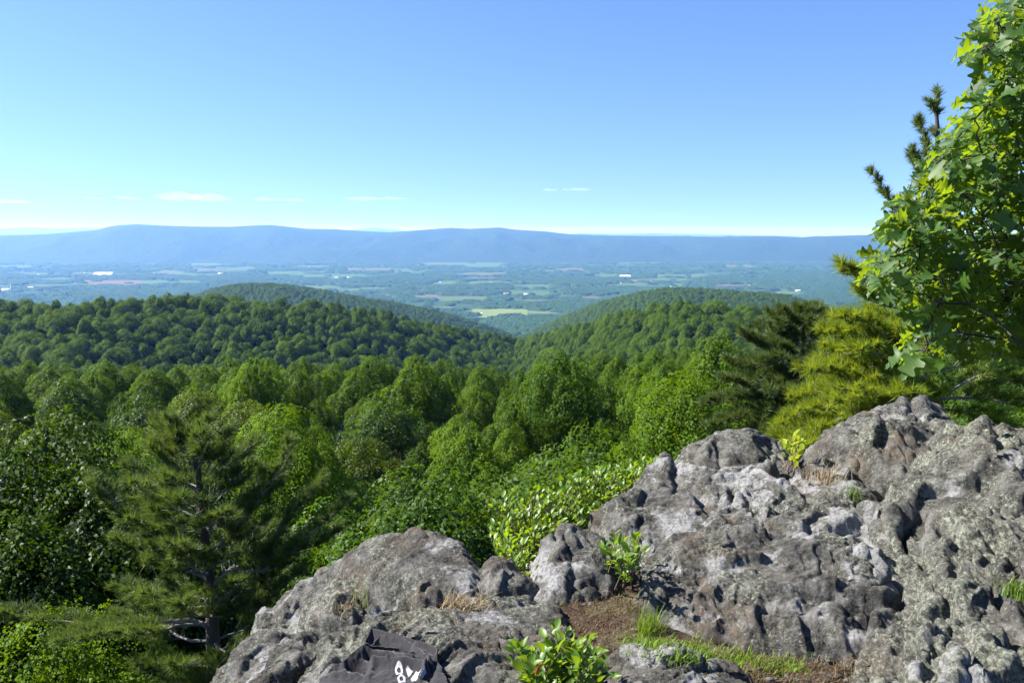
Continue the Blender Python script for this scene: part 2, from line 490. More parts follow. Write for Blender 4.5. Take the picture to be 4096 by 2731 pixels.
for i, (u0, v0, u1, v1, k) in enumerate(FIELDS):
    sk = (h2(np.array([i]), np.array([3]), 4)[0] - 0.5) * 14
    ring = []
    for (a, b) in (((u0 + sk, v0), (u1 + sk * 0.5, v0)), ((u1 + sk * 0.5, v0), (u1 - sk, v1)), ((u1 - sk, v1), (u0 - sk * 0.6, v1)), ((u0 - sk * 0.6, v1), (u0 + sk, v0))):
        for s in np.linspace(0, 1, 7)[:-1]:
            jit = 0 if s == 0 else 1
            ring.append(at_z(a[0] + (b[0] - a[0]) * s + jit * random.uniform(-1.5, 1.5), a[1] + (b[1] - a[1]) * s + jit * random.uniform(-0.25, 0.25), VZ + 0.8))
    c = sum(ring, Vector()) / len(ring)
    vs = [tuple(c)] + [tuple(p) for p in ring]; n = len(ring)
    props(obj('farm_field', mesh_np('farm_field', vs, [(0, 1 + (j + 1) % n, 1 + j) for j in range(n)], FM[k])), kind='structure')
    xs_, ys_ = [p.x for p in ring], [p.y for p in ring]
    field_boxes.append((np.array([(p.x, p.y) for p in ring])))

# ================================================================== FOLIAGE BUILDERS
def leaf_quads(mb, c, nrm, size, aspect=0.62, var=None, fold=0.18):
    """diamond-shaped leaves, slightly folded along the midrib"""
    n = len(c)
    size = np.broadcast_to(np.asarray(size, float), (n,))[:, None]
    ref = unit(rng.normal(size=(n, 3)))
    a = unit(np.cross(nrm, ref)); b = np.cross(nrm, a)
    up = nrm * size * fold
    v = np.stack([c - a * size * 0.5, c + b * size * aspect * 0.5 + up - a * size * 0.08, c + a * size * 0.5 - up * 0.4, c - b * size * aspect * 0.5 + up - a * size * 0.08], 1).reshape(-1, 3)
    i = np.arange(n)[:, None] * 4
    mb.add(v, i + np.array([0, 1, 2, 3]), rng.random(n) if var is None else var)

def profile(shape, s):
    if shape == 'cone':  return np.minimum(1, s * 4 + 0.25) ** 0.8 * (1 - s ** 1.5) ** 0.85
    if shape == 'egg':   return np.minimum(1, s * 3 + 0.35) * np.clip(1 - s ** 2.0, 0, 1) ** 0.75
    if shape == 'dome':  return np.clip(1 - (s * 0.99) ** 2.2, 0, 1) ** 0.62 * np.minimum(1, s * 2.5 + 0.55)
    return np.sqrt(np.clip(1 - (2 * s - 0.9) ** 2 * 0.82, 0, 1))

def cells(x, y, seed):
    """nearest cell centre on the unrolled crown: offset, distance, id"""
    ix, iy = np.floor(x).astype(np.int64), np.floor(y).astype(np.int64)
    f1 = np.full(x.shape, 9.0); dx = np.zeros(x.shape); dy = dx.copy(); cid = dx.copy()
    for a in (-1, 0, 1):
        for b in (-1, 0, 1):
            px = ix + a + h2(ix + a, iy + b, seed); py = iy + b + h2(ix + a, iy + b, seed + 5)
            d = np.hypot(px - x, py - y); m = d < f1
            f1 = np.where(m, d, f1); dx = np.where(m, x - px, dx); dy = np.where(m, y - py, dy); cid = np.where(m, h2(ix + a, iy + b, seed + 9), cid)
    return f1, dx, dy, cid

def crown_mb(shape, rad, hgt, nsub, nleaf, lsize, clump, inner=0.05, jit=0.45, open_=0.7, amp=1.0):
    """leaves on a lumpy hull made of several leaders; bare slits are left between the leaf clumps"""
    mb = MB(); bcs = []
    subs = [(rng.normal() * rad * .06, rng.normal() * rad * .06, 0.0, rad * 0.82, hgt)]
    a0 = rng.random() * 6.28
    for k in range(nsub):
        a = a0 + k * 6.283 / max(nsub, 1) + rng.normal() * 0.35; off = rad * (0.40 + 0.30 * rng.random())
        subs.append((math.cos(a) * off, math.sin(a) * off, hgt * rng.uniform(-0.02, 0.22), rad * rng.uniform(.42, .62), hgt * rng.uniform(.48, .80)))
    wts = np.array([q[3] * q[4] for q in subs]); cnt = (nleaf * (1 - inner) * wts / wts.sum() * 1.45).astype(int)
    for (ox, oy, oz, R_, H_), n in zip(subs, cnt):
        sd_ = int(rng.integers(1, 9999))
        s = rng.random(n) ** 0.9; phi = rng.random(n) * 6.2832
        r0 = profile(shape, s); keep = rng.random(n) < np.clip(r0 + 0.25, 0, 1); s, phi, r0 = s[keep], phi[keep], r0[keep]
        slope_ = (profile(shape, np.clip(s + .02, 0, 1)) - profile(shape, np.clip(s - .02, 0, 1))) / .04 * R_ / H_
        f1, dx, dy, cid = cells(phi * R_ * 0.8 / clump, s * H_ / clump * 0.9, sd_)
        bul = np.sqrt(np.clip(1 - (f1 / 0.8) ** 2, 0, 1))
        low = perlin(np.cos(phi) * 1.3 + sd_, np.sin(phi) * 1.3 + s * 2.2, sd_)
        r = r0 * R_ * (1 + 0.22 * amp * low) + clump * (0.55 * bul - 0.35 + amp * 0.4 * (cid - .5)) - np.abs(rng.normal(size=len(s))) * clump * 0.22
        z = s * H_ + clump * (0.25 * bul + (amp - 1) * 0.7 * (cid - 0.6)) * np.clip(s, .2, 1)
        keep = (rng.random(len(s)) > open_ * sstep(0.5, 0.7, f1)) & (r > -0.1)
        c, q = np.cos(phi), np.sin(phi)
        nh = unit(np.stack([c, q, -slope_], -1)); tp = np.stack([-q, c, 0 * c], -1); tz = unit(np.cross(nh, tp)); tz *= np.sign(tz[:, 2:3] + 1e-9)
        nrm = unit(nh * (0.35 + 0.65 * bul[:, None]) + tp * dx[:, None] * 1.0 + tz * dy[:, None] * 1.0 + np.array([0, 0, .35]) + rng.normal(size=nh.shape) * jit)
        P = np.stack([ox + r * c, oy + r * q, oz + z], -1)[keep]
        leaf_quads(mb, P, nrm[keep], lsize * (0.65 + 0.7 * rng.random(len(P))), var=np.clip(0.5 * cid[keep] + 0.5 * rng.random(len(P)), 0, 1))
        for _ in range(5):
            k = rng.integers(0, len(P)); bcs.append(np.array([ox, oy, oz + H_ * .3]) * .3 + P[k] * .7)
    k = int(nleaf * inner)
    sa = rng.random(k); ph = rng.random(k) * 6.283; ra = np.sqrt(rng.random(k)) * profile(shape, sa) * rad * 0.6
    p = np.stack([ra * np.cos(ph), ra * np.sin(ph), sa * hgt * 0.9], -1)
    leaf_quads(mb, p, unit(rng.normal(size=(k, 3)) + np.array([0, 0, 0.7])), lsize * 1.5, var=rng.random(k) * 0.5)
    return mb, np.array(bcs)

# ---- scattered woods: one object per far-off wood, instanced in geometry nodes
def scatter(name, pts, scl, rot, idx, sources, label):
    pts = np.asarray(pts, np.float32)
    me = bpy.data.meshes.new(name)
    me.vertices.add(len(pts)); me.vertices.foreach_set('co', pts.ravel())
    for nm, arr, ty in (('scl', scl, 'FLOAT'), ('rot', rot, 'FLOAT'), ('idx', idx, 'INT')):
        a = me.attributes.new(nm, ty, 'POINT'); a.data.foreach_set('value', np.asarray(arr, np.int32 if ty == 'INT' else np.float32))
    o = obj(name, me)
    g = bpy.data.node_groups.new(name, 'GeometryNodeTree')
    g.interface.new_socket('Geometry', in_out='INPUT', socket_type='NodeSocketGeometry')
    g.interface.new_socket('Geometry', in_out='OUTPUT', socket_type='NodeSocketGeometry')
    L = g.links.new
    gi, go = g.nodes.new('NodeGroupInput'), g.nodes.new('NodeGroupOutput')
    def attr(nm, ty):
        n = g.nodes.new('GeometryNodeInputNamedAttribute'); n.data_type = ty; n.inputs['Name'].default_value = nm
        return next(s for s in n.outputs if s.enabled)
    a_s, a_r, a_i = attr('scl', 'FLOAT'), attr('rot', 'FLOAT'), attr('idx', 'INT')
    cr = g.nodes.new('ShaderNodeCombineXYZ'); L(a_r, cr.inputs[2])
    jn = g.nodes.new('GeometryNodeJoinGeometry')
    for k, src in enumerate(sources):
        cmp_ = g.nodes.new('FunctionNodeCompare'); cmp_.data_type = 'INT'; cmp_.operation = 'EQUAL'
        ia, ib = [s for s in cmp_.inputs if s.enabled][:2]
        L(a_i, ia); ib.default_value = k
        oi = g.nodes.new('GeometryNodeObjectInfo'); oi.transform_space = 'ORIGINAL'; oi.inputs['Object'].default_value = src
        if 'As Instance' in oi.inputs: oi.inputs['As Instance'].default_value = True
        ip = g.nodes.new('GeometryNodeInstanceOnPoints')
        L(gi.outputs[0], ip.inputs['Points']); L(cmp_.outputs[0], ip.inputs['Selection']); L(oi.outputs['Geometry'], ip.inputs['Instance'])
        L(cr.outputs[0], ip.inputs['Rotation']); L(a_s, ip.inputs['Scale'])
        L(ip.outputs[0], jn.inputs[0])
    L(jn.outputs[0], go.inputs[0])
    md = o.modifiers.new('scatter', 'NODES'); md.node_group = g
    return props(o, label, kind='stuff')

def poisson(n_try, sampler, spacing):
    """dart throwing on a hash grid; spacing is a function of the point"""
    out, cells = [], {}
    for _ in range(n_try):
        x, y = sampler()
        r = spacing(x, y)
        c = 4.0
        i0, j0 = int(x // c), int(y // c); k = int(r // c) + 1
        ok = True
        for i in range(i0 - k, i0 + k + 1):
            for j in range(j0 - k, j0 + k + 1):
                for (a, b) in cells.get((i, j), ()):
                    if (a - x) ** 2 + (b - y) ** 2 < r * r: ok = False; break
                if not ok: break
            if not ok: break
        if ok:
            out.append((x, y)); cells.setdefault((i0, j0), []).append((x, y))
    return out

# ================================================================== ROCK OUTCROP (one height field, shared out between the rocks)
def ring_xy(pts):
    return np.array([tuple(at_z(u, v, z))[:2] for u, v, z in pts]), np.array([z for _, _, z in pts])

ROCKS = {   # outline (u, v, z) traced from the photo, inner points, edge radius, edge depth, outside slope, seed, roughness
 'bed': dict(o=[(330, 604, -.22), (400, 585, -.2), (480, 568, -.15), (540, 556, -.12), (600, 515, -.06), (660, 480, 0), (800, 465, .02), (990, 450, .12), (1180, 450, .2), (1250, 800, -.1), (300, 800, -.32)], i=[(600, 640, -.2), (640, 600, -.2), (800, 668, -.22), (860, 680, -.2), (700, 560, -.06)], r=0.375, d=.2, k=0.9, s=1, a=.6),
 'slab_low': dict(o=[(196, 696, -.52), (222, 666, -.46), (240, 646, -.43), (262, 611, -.38), (300, 620, -.3), (322, 640, -.22), (300, 672, -.2), (285, 760, -.22), (190, 780, -.5)], i=[(262, 650, -.3), (250, 690, -.33)], r=0.24, d=.16, k=1.38, s=2, a=1),
 'slab_upper': dict(o=[(261, 612, -.36), (276, 593, -.31), (302, 578, -.25), (328, 566, -.18), (364, 573, -.12), (373, 590, -.1), (352, 618, -.14), (322, 634, -.22), (286, 626, -.28)], i=[(310, 600, -.17), (340, 590, -.09)], r=0.21, d=.15, k=1.38, s=3, a=1),
 'slab_main': dict(o=[(282, 700, -.2), (322, 652, -.14), (358, 624, -.09), (388, 606, -.06), (440, 599, -.03), (500, 597, -.02), (560, 608, -.02), (590, 640, -.03), (600, 690, -.02), (610, 800, 0), (270, 800, -.1)], i=[(400, 640, .05), (480, 648, .06), (430, 618, .02), (350, 660, -.02), (540, 650, .04), (540, 620, .02)], r=0.18, d=.12, k=1.21, s=4, a=.8),
 'dome': dict(o=[(322, 572, -.14), (334, 560, -.08), (350, 549, -.02), (372, 540, .02), (398, 537, .05), (430, 536, .05), (462, 544, .04), (480, 558, .02), (490, 580, -.02), (474, 596, -.02), (420, 594, -.02), (380, 590, -.04), (348, 584, -.08)], i=[(430, 548, .06), (400, 556, .05), (450, 558, .05), (350, 568, -.01), (390, 574, .05), (440, 576, .06), (470, 576, .02)], r=0.105, d=.12, k=1.93, s=5, a=.55),
 'knob': dict(o=[(400, 604, .0), (404, 588, .04), (414, 580, .08), (430, 581, .08), (441, 592, .04), (446, 606, 0), (422, 612, 0)], i=[(420, 588, .13)], r=0.12, d=.1, k=1.38, s=6, a=.8),
 'mid_low': dict(o=[(478, 594, -.04), (484, 556, .02), (500, 549, .05), (520, 556, .03), (536, 572, .0), (548, 604, -.02), (510, 612, -.02)], i=[(505, 565, .07), (520, 590, .05)], r=0.15, d=.1, k=1.38, s=7, a=.9),
 'mid': dict(o=[(526, 600, -.02), (534, 566, .05), (544, 534, .11), (560, 533, .11), (575, 539, .08), (588, 531, .12), (606, 537, .08), (620, 562, .05), (618, 582, .02), (592, 602, -.02), (550, 606, -.02)], i=[(551, 541, .12), (575, 560, .08), (598, 556, .10), (560, 585, .07), (600, 580, .07)], r=0.18, d=.13, k=1.65, s=8, a=.8),
 'front': dict(o=[(637, 614, -.04), (640, 582, .0), (648, 550, .07), (655, 532, .11), (720, 518, .14), (800, 515, .16), (860, 548, .15), (905, 598, .11), (905, 652, -.02), (880, 675, -.07), (800, 659, -.06), (740, 650, -.06), (690, 634, -.06)], i=[(690, 545, .155), (672, 580, .12), (700, 600, .065), (760, 560, .15), (760, 600, .10), (830, 585, .15), (860, 610, .135), (800, 630, .07), (870, 640, .08)], r=0.15, d=.12, k=1.1, s=9, a=.9),
 'upper': dict(o=[(590, 520, .02), (600, 510, .06), (640, 488, .10), (655, 470, .13), (700, 464, .15), (780, 466, .13), (830, 478, .16), (880, 498, .18), (900, 550, .18), (880, 582, .13), (760, 548, .1), (680, 543, .07), (620, 548, .02), (600, 537, .0)], i=[(640, 512, .17), (700, 495, .22), (760, 498, .22), (820, 515, .26), (640, 535, .1)], r=0.18, d=.08, k=0.99, s=10, a=1.1),
 'back_knob': dict(o=[(660, 480, .08), (664, 456, .18), (680, 441, .25), (700, 431, .31), (725, 426, .33), (755, 433, .27), (785, 446, .18), (800, 461, .09), (798, 482, .09), (740, 486, .1), (700, 484, .1)], i=[(705, 440, .38), (730, 440, .38), (690, 460, .27), (760, 455, .26)], r=0.33, d=.17, k=1.38, s=11, a=.8),
 'far_knob': dict(o=[(797, 472, .12), (800, 446, .22), (815, 431, .27), (850, 411, .35), (888, 402, .39), (900, 397, .42), (925, 393, .44), (945, 406, .38), (962, 421, .33), (995, 440, .26), (1005, 470, .2), (960, 492, .2), (880, 497, .2), (830, 492, .14)], i=[(870, 422, .50), (880, 450, .42), (920, 420, .56), (850, 458, .33), (930, 450, .38)], r=0.45, d=.2, k=1.38, s=12, a=.9),
 'right_cluster': dict(o=[(868, 542, .18), (880, 502, .23), (905, 471, .3), (935, 441, .37), (960, 433, .39), (1000, 440, .37), (1080, 450, .38), (1130, 600, .28), (1000, 604, .18), (930, 584, .16)], i=[(945, 455, .47), (920, 500, .38), (980, 470, .45), (1000, 540, .34), (900, 530, .29), (1060, 520, .4)], r=0.3, d=.18, k=1.38, s=13, a=1.3),
 'strata': dict(o=[(830, 700, -.08), (884, 642, -.02), (905, 590, .08), (872, 560, .12), (930, 540, .17), (1060, 555, .2), (1200, 650, .18), (1180, 800, .08), (840, 800, -.08)], i=[(900, 620, .13), (960, 650, .08), (1000, 620, .15), (920, 690, .02), (1000, 690, .05)], r=0.21, d=.13, k=1.21, s=14, a=1.0),
 'foreground': dict(o=[(600, 720, 0), (608, 660, .0), (640, 649, .02), (690, 652, .03), (735, 666, -.01), (765, 690, -.04), (775, 800, 0), (590, 800, 0)], i=[(650, 668, .06), (700, 672, .04)], r=0.12, d=.1, k=1.38, s=15, a=.8),
}
NR, NT = 760, 980
rr_ = np.geomspace(2.35, 10.5, NR); th_ = np.linspace(R(-41), R(50), NT)
rg, tg = np.meshgrid(rr_, th_, indexing='ij')
GX, GY = (rg * np.sin(tg)).ravel(), (rg * np.cos(tg)).ravel()

def sdf(x, y, P):
    """signed distance to a polygon in plan, positive inside"""
    d2 = np.full(x.shape, 1e9); ins = np.zeros(x.shape, bool)
    n = len(P)
    for i in range(n):
        ax, ay = P[i]; bx, by = P[(i + 1) % n]
        ex, ey = bx - ax, by - ay
        h = np.clip(((x - ax) * ex + (y - ay) * ey) / (ex * ex + ey * ey + 1e-12), 0, 1)
        d2 = np.minimum(d2, (x - ax - h * ex) ** 2 + (y - ay - h * ey) ** 2)
        c = ((ay > y) != (by > y)) & (x < (bx - ax) * (y - ay) / (by - ay + 1e-12) + ax)
        ins ^= c
    return np.where(ins, 1, -1) * np.sqrt(d2)

def rbf(pts, z):
    P = np.asarray(pts); n = len(P)
    A = np.zeros((n + 3, n + 3)); d = np.sqrt(((P[:, None] - P[None]) ** 2).sum(-1) + 0.02)
    A[:n, :n] = d - np.eye(n) * 0.10; A[:n, n] = 1; A[:n, n + 1:] = P; A[n:, :n] = A[:n, n:].T
    w = np.linalg.solve(A, np.concatenate([z, np.zeros(3)]))
    lo, hi = z.min() - 0.03, z.max() + 0.04
    return lambda x, y: np.clip(sum(w[i] * np.sqrt((x - P[i, 0]) ** 2 + (y - P[i, 1]) ** 2 + 0.02) for i in range(n)) + w[n] + w[n + 1] * x + w[n + 2] * y, lo, hi)

def detail(x, y, s, a):
    """broad rock relief in metres: tilted blocks, cracks and bedding; the fine relief is added along the normals later"""
    ox, oy = s * 7.31, s * 3.77
    wx, wy = x * 0.8 + 0.07 * fbm(x * 3 + ox, y * 3, 4, s), y + 0.07 * fbm(x * 3, y * 3 + oy, 4, s + 50)
    big = fbm(wx * 1.5 + ox, wy * 1.7 + oy, 3, s + 1) * 0.055
    f1, f2, cid, t1 = worley(wx * 2.6 + ox, wy * 3.6 + oy, s + 2)
    blend = sstep(0.0, 0.05, f2 - f1)
    knob = ((cid - 0.5) * 0.05 + t1 * 0.085) * (0.3 + 0.7 * blend)
    crack = -0.035 * (1 - sstep(0.0, 0.07, f2 - f1)) * sstep(0.0, 0.2, fbm(x * 1.7, y * 1.7, 2, s + 3))
    g1, g2, gid, t2 = worley(wx * 6.0 + ox, wy * 9 + oy, s + 4)
    small = (np.sqrt(np.clip(0.7 - g1 * g1, 0, 1)) * 0.006 + ((gid - .5) * 0.024 + t2 * 0.03) * sstep(0, .12, g2 - g1)) * sstep(-0.35, 0.2, fbm(x * 1.9 + 5, y * 1.9, 3, s + 6))
    beds = fbm(wx * 1.5 + ox, wy * 8 + 4 * big * 18 + oy, 4, s + 17, gain=0.5, ridged=True) * 0.022 * sstep(-0.25, 0.2, fbm(x * 1.1, y * 1.1 + ox, 2, s + 18))
    pit = -0.015 * sstep(0.24, 0.40, fbm(wx * 4.6 + oy, wy * 7.0, 3, s + 8))
    h = a * (big + knob + crack + small + beds + pit)
    st = 0.06; q = (h + 0.06 * x + 0.05 * y) / st + 0.8 * fbm(x * 2, y * 2, 2, s + 11)
    led = (np.floor(q) + sstep(0.35, 0.95, q - np.floor(q)) - q) * st
    return h + 0.7 * led * sstep(-0.3, 0.15, fbm(x * 1.3 + oy, y * 1.3, 2, s + 12))

def strata_relief(x, y, s):
    """tilted beds weathered into parallel ribs"""
    c, q = math.cos(R(-14)), math.sin(R(-14))
    p, t = x * c - y * q, x * q + y * c
    p = p + 0.05 * fbm(x * 2.5, y * 2.5, 3, s)
    w = fbm(p * 5.5, t * 0.9, 3, s + 1, ridged=True)
    saw = ((p * 4.3 + 0.6 * fbm(t * 0.8, p * 0.8, 2, s + 2)) % 1.0)
    return 0.045 * w + 0.07 * (saw ** 1.6) * sstep(-0.3, 0.3, fbm(p * 1.5, t * 0.7, 2, s + 3)) - 0.02 + 0.02 * fbm(p * 14, t * 3, 3, s + 4, ridged=True)

best = np.full(GX.shape, -50.0); lab = np.zeros(GX.shape, int)
edge_wob = 0.045 * fbm(GX * 4, GY * 4, 4, 200) + 0.02 * fbm(GX * 14, GY * 14, 3, 201)
names = list(ROCKS)
for li, nm in enumerate(names):
    q = ROCKS[nm]
    P, Z = ring_xy(q['o']); Pi, Zi = ring_xy(q['i'])
    lo, hi = P.min(0) - 2.5, P.max(0) + 2.5
    m = (GX > lo[0]) & (GX < hi[0]) & (GY > lo[1]) & (GY < hi[1])
    x, y = GX[m], GY[m]
    top = rbf(np.concatenate([P, Pi]), np.concatenate([Z + q['d'] * 0.35, Zi]))
    d = sdf(x, y, P) + edge_wob[m]
    # outside the outline keep the height of the nearest rim, then fall away
    cx, cy_ = P.mean(0)
    k = np.clip(1 + np.minimum(d, 0) / (np.hypot(x - cx, y - cy_) + 1e-6), 0.05, 1)
    t = top(cx + (x - cx) * k, cy_ + (y - cy_) * k)
    e = np.clip(1 - d / q['r'], 0, 1)
    z = t - q['d'] * (1 - np.sqrt(np.clip(1 - e * e, 0, 1))) + np.minimum(d, 0) * q['k'] * (1 + 0.25 * np.minimum(-np.minimum(d, 0) * 3, 3))
    z = z + detail(x, y, q['s'], q['a'])
    if nm in ('strata', 'right_cluster'): z = z + strata_relief(x, y, q['s']) * (1.7 if nm == 'strata' else 0.8)
    cur = best[m]; up = z > cur
    cur[up] = z[up]; best[m] = cur
    l_ = lab[m]; l_[up] = li; lab[m] = l_
floor_z = slope_z(GX, GY) - 0.5
best = np.maximum(best, np.minimum(floor_z, -2.0))

gc = at_z(395, 672, 0.05)
gm = np.hypot((GX - gc.x) / 0.42, (GY - gc.y) / 0.30)
sel_ = gm < 1.0
A_ = np.c_[GX[sel_], GY[sel_], np.ones(sel_.sum())]
cf = np.linalg.lstsq(A_, best[sel_], rcond=None)[0]
mk = 1 - sstep(0.55, 1.0, gm)
best = best * (1 - 0.85 * mk) + 0.85 * mk * (GX * cf[0] + GY * cf[1] + cf[2])

def hgrid(x, y):
    """height of the finished rock surface at plan positions"""
    x = np.atleast_1d(np.asarray(x, float)); y = np.atleast_1d(np.asarray(y, float))
    r, t = np.hypot(x, y), np.arctan2(x, y)
    fi = np.clip(np.log(r / rr_[0]) / math.log(rr_[-1] / rr_[0]) * (NR - 1), 0, NR - 1.001)
    fj = np.clip((t - th_[0]) / (th_[-1] - th_[0]) * (NT - 1), 0, NT - 1.001)
    i, j = fi.astype(int), fj.astype(int); a, b = fi - i, fj - j
    B = best.reshape(NR, NT)
    return (B[i, j] * (1 - a) + B[i + 1, j] * a) * (1 - b) + (B[i, j + 1] * (1 - a) + B[i + 1, j + 1] * a) * b

CRACKS = [([(671, 467), (673, 485), (675, 503)], .03, .07), ([(688, 503), (700, 512), (716, 520), (734, 508), (766, 514)], .03, .06), ([(731, 503), (734, 520), (764, 528), (812, 533)], .03, .06), ([(727, 530), (738, 540), (762, 540), (786, 546)], .028, .05),
          ([(848, 476), (860, 492), (852, 508), (876, 514)], .035, .08), ([(815, 524), (850, 528), (898, 518), (930, 529)], .05, .08), ([(898, 556), (912, 572), (938, 588), (965, 590), (1000, 590)], .03, .07), ([(901, 557), (910, 574), (931, 602)], .03, .07),
          ([(931, 604), (960, 628), (986, 648), (1010, 668)], .022, .06), ([(938, 622), (955, 644), (970, 668), (966, 690)], .022, .06), ([(969, 600), (1000, 622), (1030, 628)], .025, .06), ([(950, 575), (955, 600), (975, 615)], .025, .05), ([(901, 664), (910, 690)], .02, .05),
          ([(640, 560), (668, 566), (700, 552), (730, 560)], .025, .04), ([(690, 600), (740, 590), (790, 606), (850, 590)], .02, .03), ([(700, 570), (704, 600), (695, 625)], .02, .03), ([(868, 450), (884, 470), (878, 492)], .035, .08), ([(900, 420), (908, 446), (925, 470)], .03, .06), ([(955, 440), (962, 470), (950, 500)], .03, .07), ([(985, 470), (992, 500), (1010, 530)], .03, .07),
          ([(335, 600), (352, 616), (366, 600)], .03, .08), ([(262, 613), (290, 628), (320, 634)], .025, .06), ([(390, 566), (410, 575), (440, 570), (470, 574)], .016, .03), ([(440, 620), (480, 614), (520, 622)], .02, .03), ([(560, 560), (575, 568), (600, 562)], .02, .04), ([(565, 540), (572, 560), (566, 585)], .02, .05)]
for pl, w_, dp in CRACKS:
    Q = np.array([tuple(at_z(u, v, .12))[:2] for u, v in pl]); lo, hi = Q.min(0) - .3, Q.max(0) + .3
    m = np.nonzero((GX > lo[0]) & (GX < hi[0]) & (GY > lo[1]) & (GY < hi[1]))[0]
    x, y = GX[m] + 0.03 * fbm(GX[m] * 9, GY[m] * 9, 3, 240), GY[m] + 0.03 * fbm(GX[m] * 9, GY[m] * 9, 3, 241)
    d2 = np.full(len(m), 1e9); sg = np.zeros(len(m))
    for (ax, ay), (bx, by) in zip(Q[:-1], Q[1:]):
        ex, ey = bx - ax, by - ay; h = np.clip(((x - ax) * ex + (y - ay) * ey) / (ex * ex + ey * ey), 0, 1)
        px, py = x - ax - h * ex, y - ay - h * ey; dd = px * px + py * py
        sg = np.where(dd < d2, np.sign(px * ey - py * ex), sg); d2 = np.minimum(d2, dd)
    d_ = np.sqrt(d2)
    # one lip stands up sharply, the other slopes down into the joint
    dp *= 0.6
    best[m] += -dp * np.exp(-(d_ / (w_ * np.where(sg > 0, 0.7, 1.5))) ** 2) + 0.4 * dp * (sg > 0) * np.exp(-((d_ - w_ * 1.8) / (w_ * 1.6)) ** 2)

# soil pocket between the rocks: a lower sheet that shows where the bedrock dips
SOIL = [(556, 606), (590, 592), (612, 572), (628, 566), (640, 580), (640, 612), (690, 634), (742, 650), (800, 659), (880, 674), (868, 684), (770, 682), (735, 660), (690, 646), (640, 643), (606, 652), (598, 640), (575, 622)]
Ps, _ = ring_xy([(u, v, -.03) for u, v in SOIL])
sd = sdf(GX, GY, Ps)
soil_z = -0.04 + 0.8 * np.minimum(sd, 0) + 0.012 * fbm(GX * 9, GY * 9, 3, 300) + np.where(sd > 0, 0.012, 0)
bed_i = names.index('bed')
soil_z = np.where(sd > -0.4, soil_z, -50)
is_soil = soil_z > best
best = np.where(is_soil, soil_z, best)
SOIL_ID = len(names); lab = np.where(is_soil, SOIL_ID, lab)

def rock_mat(name, rust_a=0.53, lich_a=0.36, wht_a=0.56, off=0.0):
    M = Mat(name)
    P0 = M.n('VectorMath', {0: M.pos(), 1: (off, off * 1.7, 0)}, operation='ADD').outputs[0]
    M._pos = P0
    n1 = M.noise(1.9, 6, 0.68); n2 = M.noise(8, 9, 0.75); n3 = M.noise(52, 7, 0.75); n4 = M.noise(2.1, 6, 0.72, src=M.map((1, 1, 1), (0.4, 0.2, 0.7)))
    base = M.ramp(n2, [(0.36, (0.015, 0.0143, 0.013)), (0.46, (0.060, 0.0575, 0.052)), (0.53, (0.128, 0.124, 0.112)), (0.62, (0.245, 0.239, 0.222))])
    base = M.mix(M.math('MULTIPLY', n3, 0.5), base, M.ramp(n3, [(0.41, (0.015, 0.0143, 0.013)), (0.60, (0.225, 0.219, 0.203))]))
    rust = M.math('MULTIPLY', M.ramp(n1, [(rust_a, 0.0), (rust_a + 0.09, 1.0)]), M.ramp(n2, [(0.3, 0.35), (0.55, 1.0)]))
    c = M.mix(M.math('MULTIPLY', rust, 0.7), base, M.ramp(M.noise(5, 5), [(0.35, (0.065, 0.048, 0.035)), (0.55, (0.135, 0.102, 0.072)), (0.7, (0.175, 0.12, 0.08))]))
    dark = M.ramp(M.noise(3.3, 8, 0.8, dist=0.8), [(0.58, 0.0), (0.66, 1.0)])
    c = M.mix(M.math('MULTIPLY', dark, 0.6), c, (0.022, 0.020, 0.018))
    # grey-green crust lichen: grainy patches with broken rims, a few round rosettes
    wob = M.n('VectorMath', {0: M.n('TexNoise', {'Vector': P0, 'Scale': 26.0, 'Detail': 6, 'Roughness': 0.7}).outputs['Color'], 1: (0.055, 0.055, 0.055)}, operation='MULTIPLY').outputs[0]
    w = M.n('VectorMath', {0: P0, 1: wob}, operation='ADD').outputs[0]
    ros = M.voro(15, w); ros2 = M.voro(38, w); ros3 = M.voro(90, w)
    area = M.noise(2.7, 6, 0.7, src=M.map((1, 1, 1), (0.9, 0.1, 0.3)))
    thr = M.math('MULTIPLY', M.math('SUBTRACT', area, lich_a), 2.2)
    l1 = M.ramp(M.math('SUBTRACT', M.math('SUBTRACT', thr, 0.22), ros), [(0.0, 0.0), (0.05, 1.0)])
    l2 = M.ramp(M.math('SUBTRACT', M.math('ADD', thr, 0.02), ros2), [(0.0, 0.0), (0.08, 1.0)])
    l3 = M.ramp(M.math('SUBTRACT', M.math('ADD', thr, 0.12), ros3), [(0.0, 0.0), (0.10, 1.0)])
    lich = M.math('MAXIMUM', l1, M.math('MAXIMUM', M.math('MULTIPLY', l2, 0.9), M.math('MULTIPLY', l3, 0.8)))
    lcol = M.ramp(n3, [(0.40, (0.06, 0.064, 0.047)), (0.5, (0.185, 0.196, 0.15)), (0.59, (0.37, 0.385, 0.31))])
    c = M.mix(M.math('MULTIPLY', lich, 0.8), c, lcol)
    wht = M.math('MULTIPLY', M.ramp(n4, [(wht_a, 0.0), (wht_a + 0.05, 1.0)]), M.ramp(n3, [(0.34, 0.1), (0.5, 1.0)]))
    c = M.mix(M.math('MULTIPLY', wht, 0.8), c, (0.37, 0.37, 0.37))
    h = M.math('ADD', M.math('MULTIPLY', n2, 1.3), M.math('ADD', M.math('MULTIPLY', n3, 0.9), M.math('MULTIPLY', lich, 0.15)))
    return M.done(M.bsdf(c, 0.93, M.bump(h, 1.0, 0.028), 0.15))

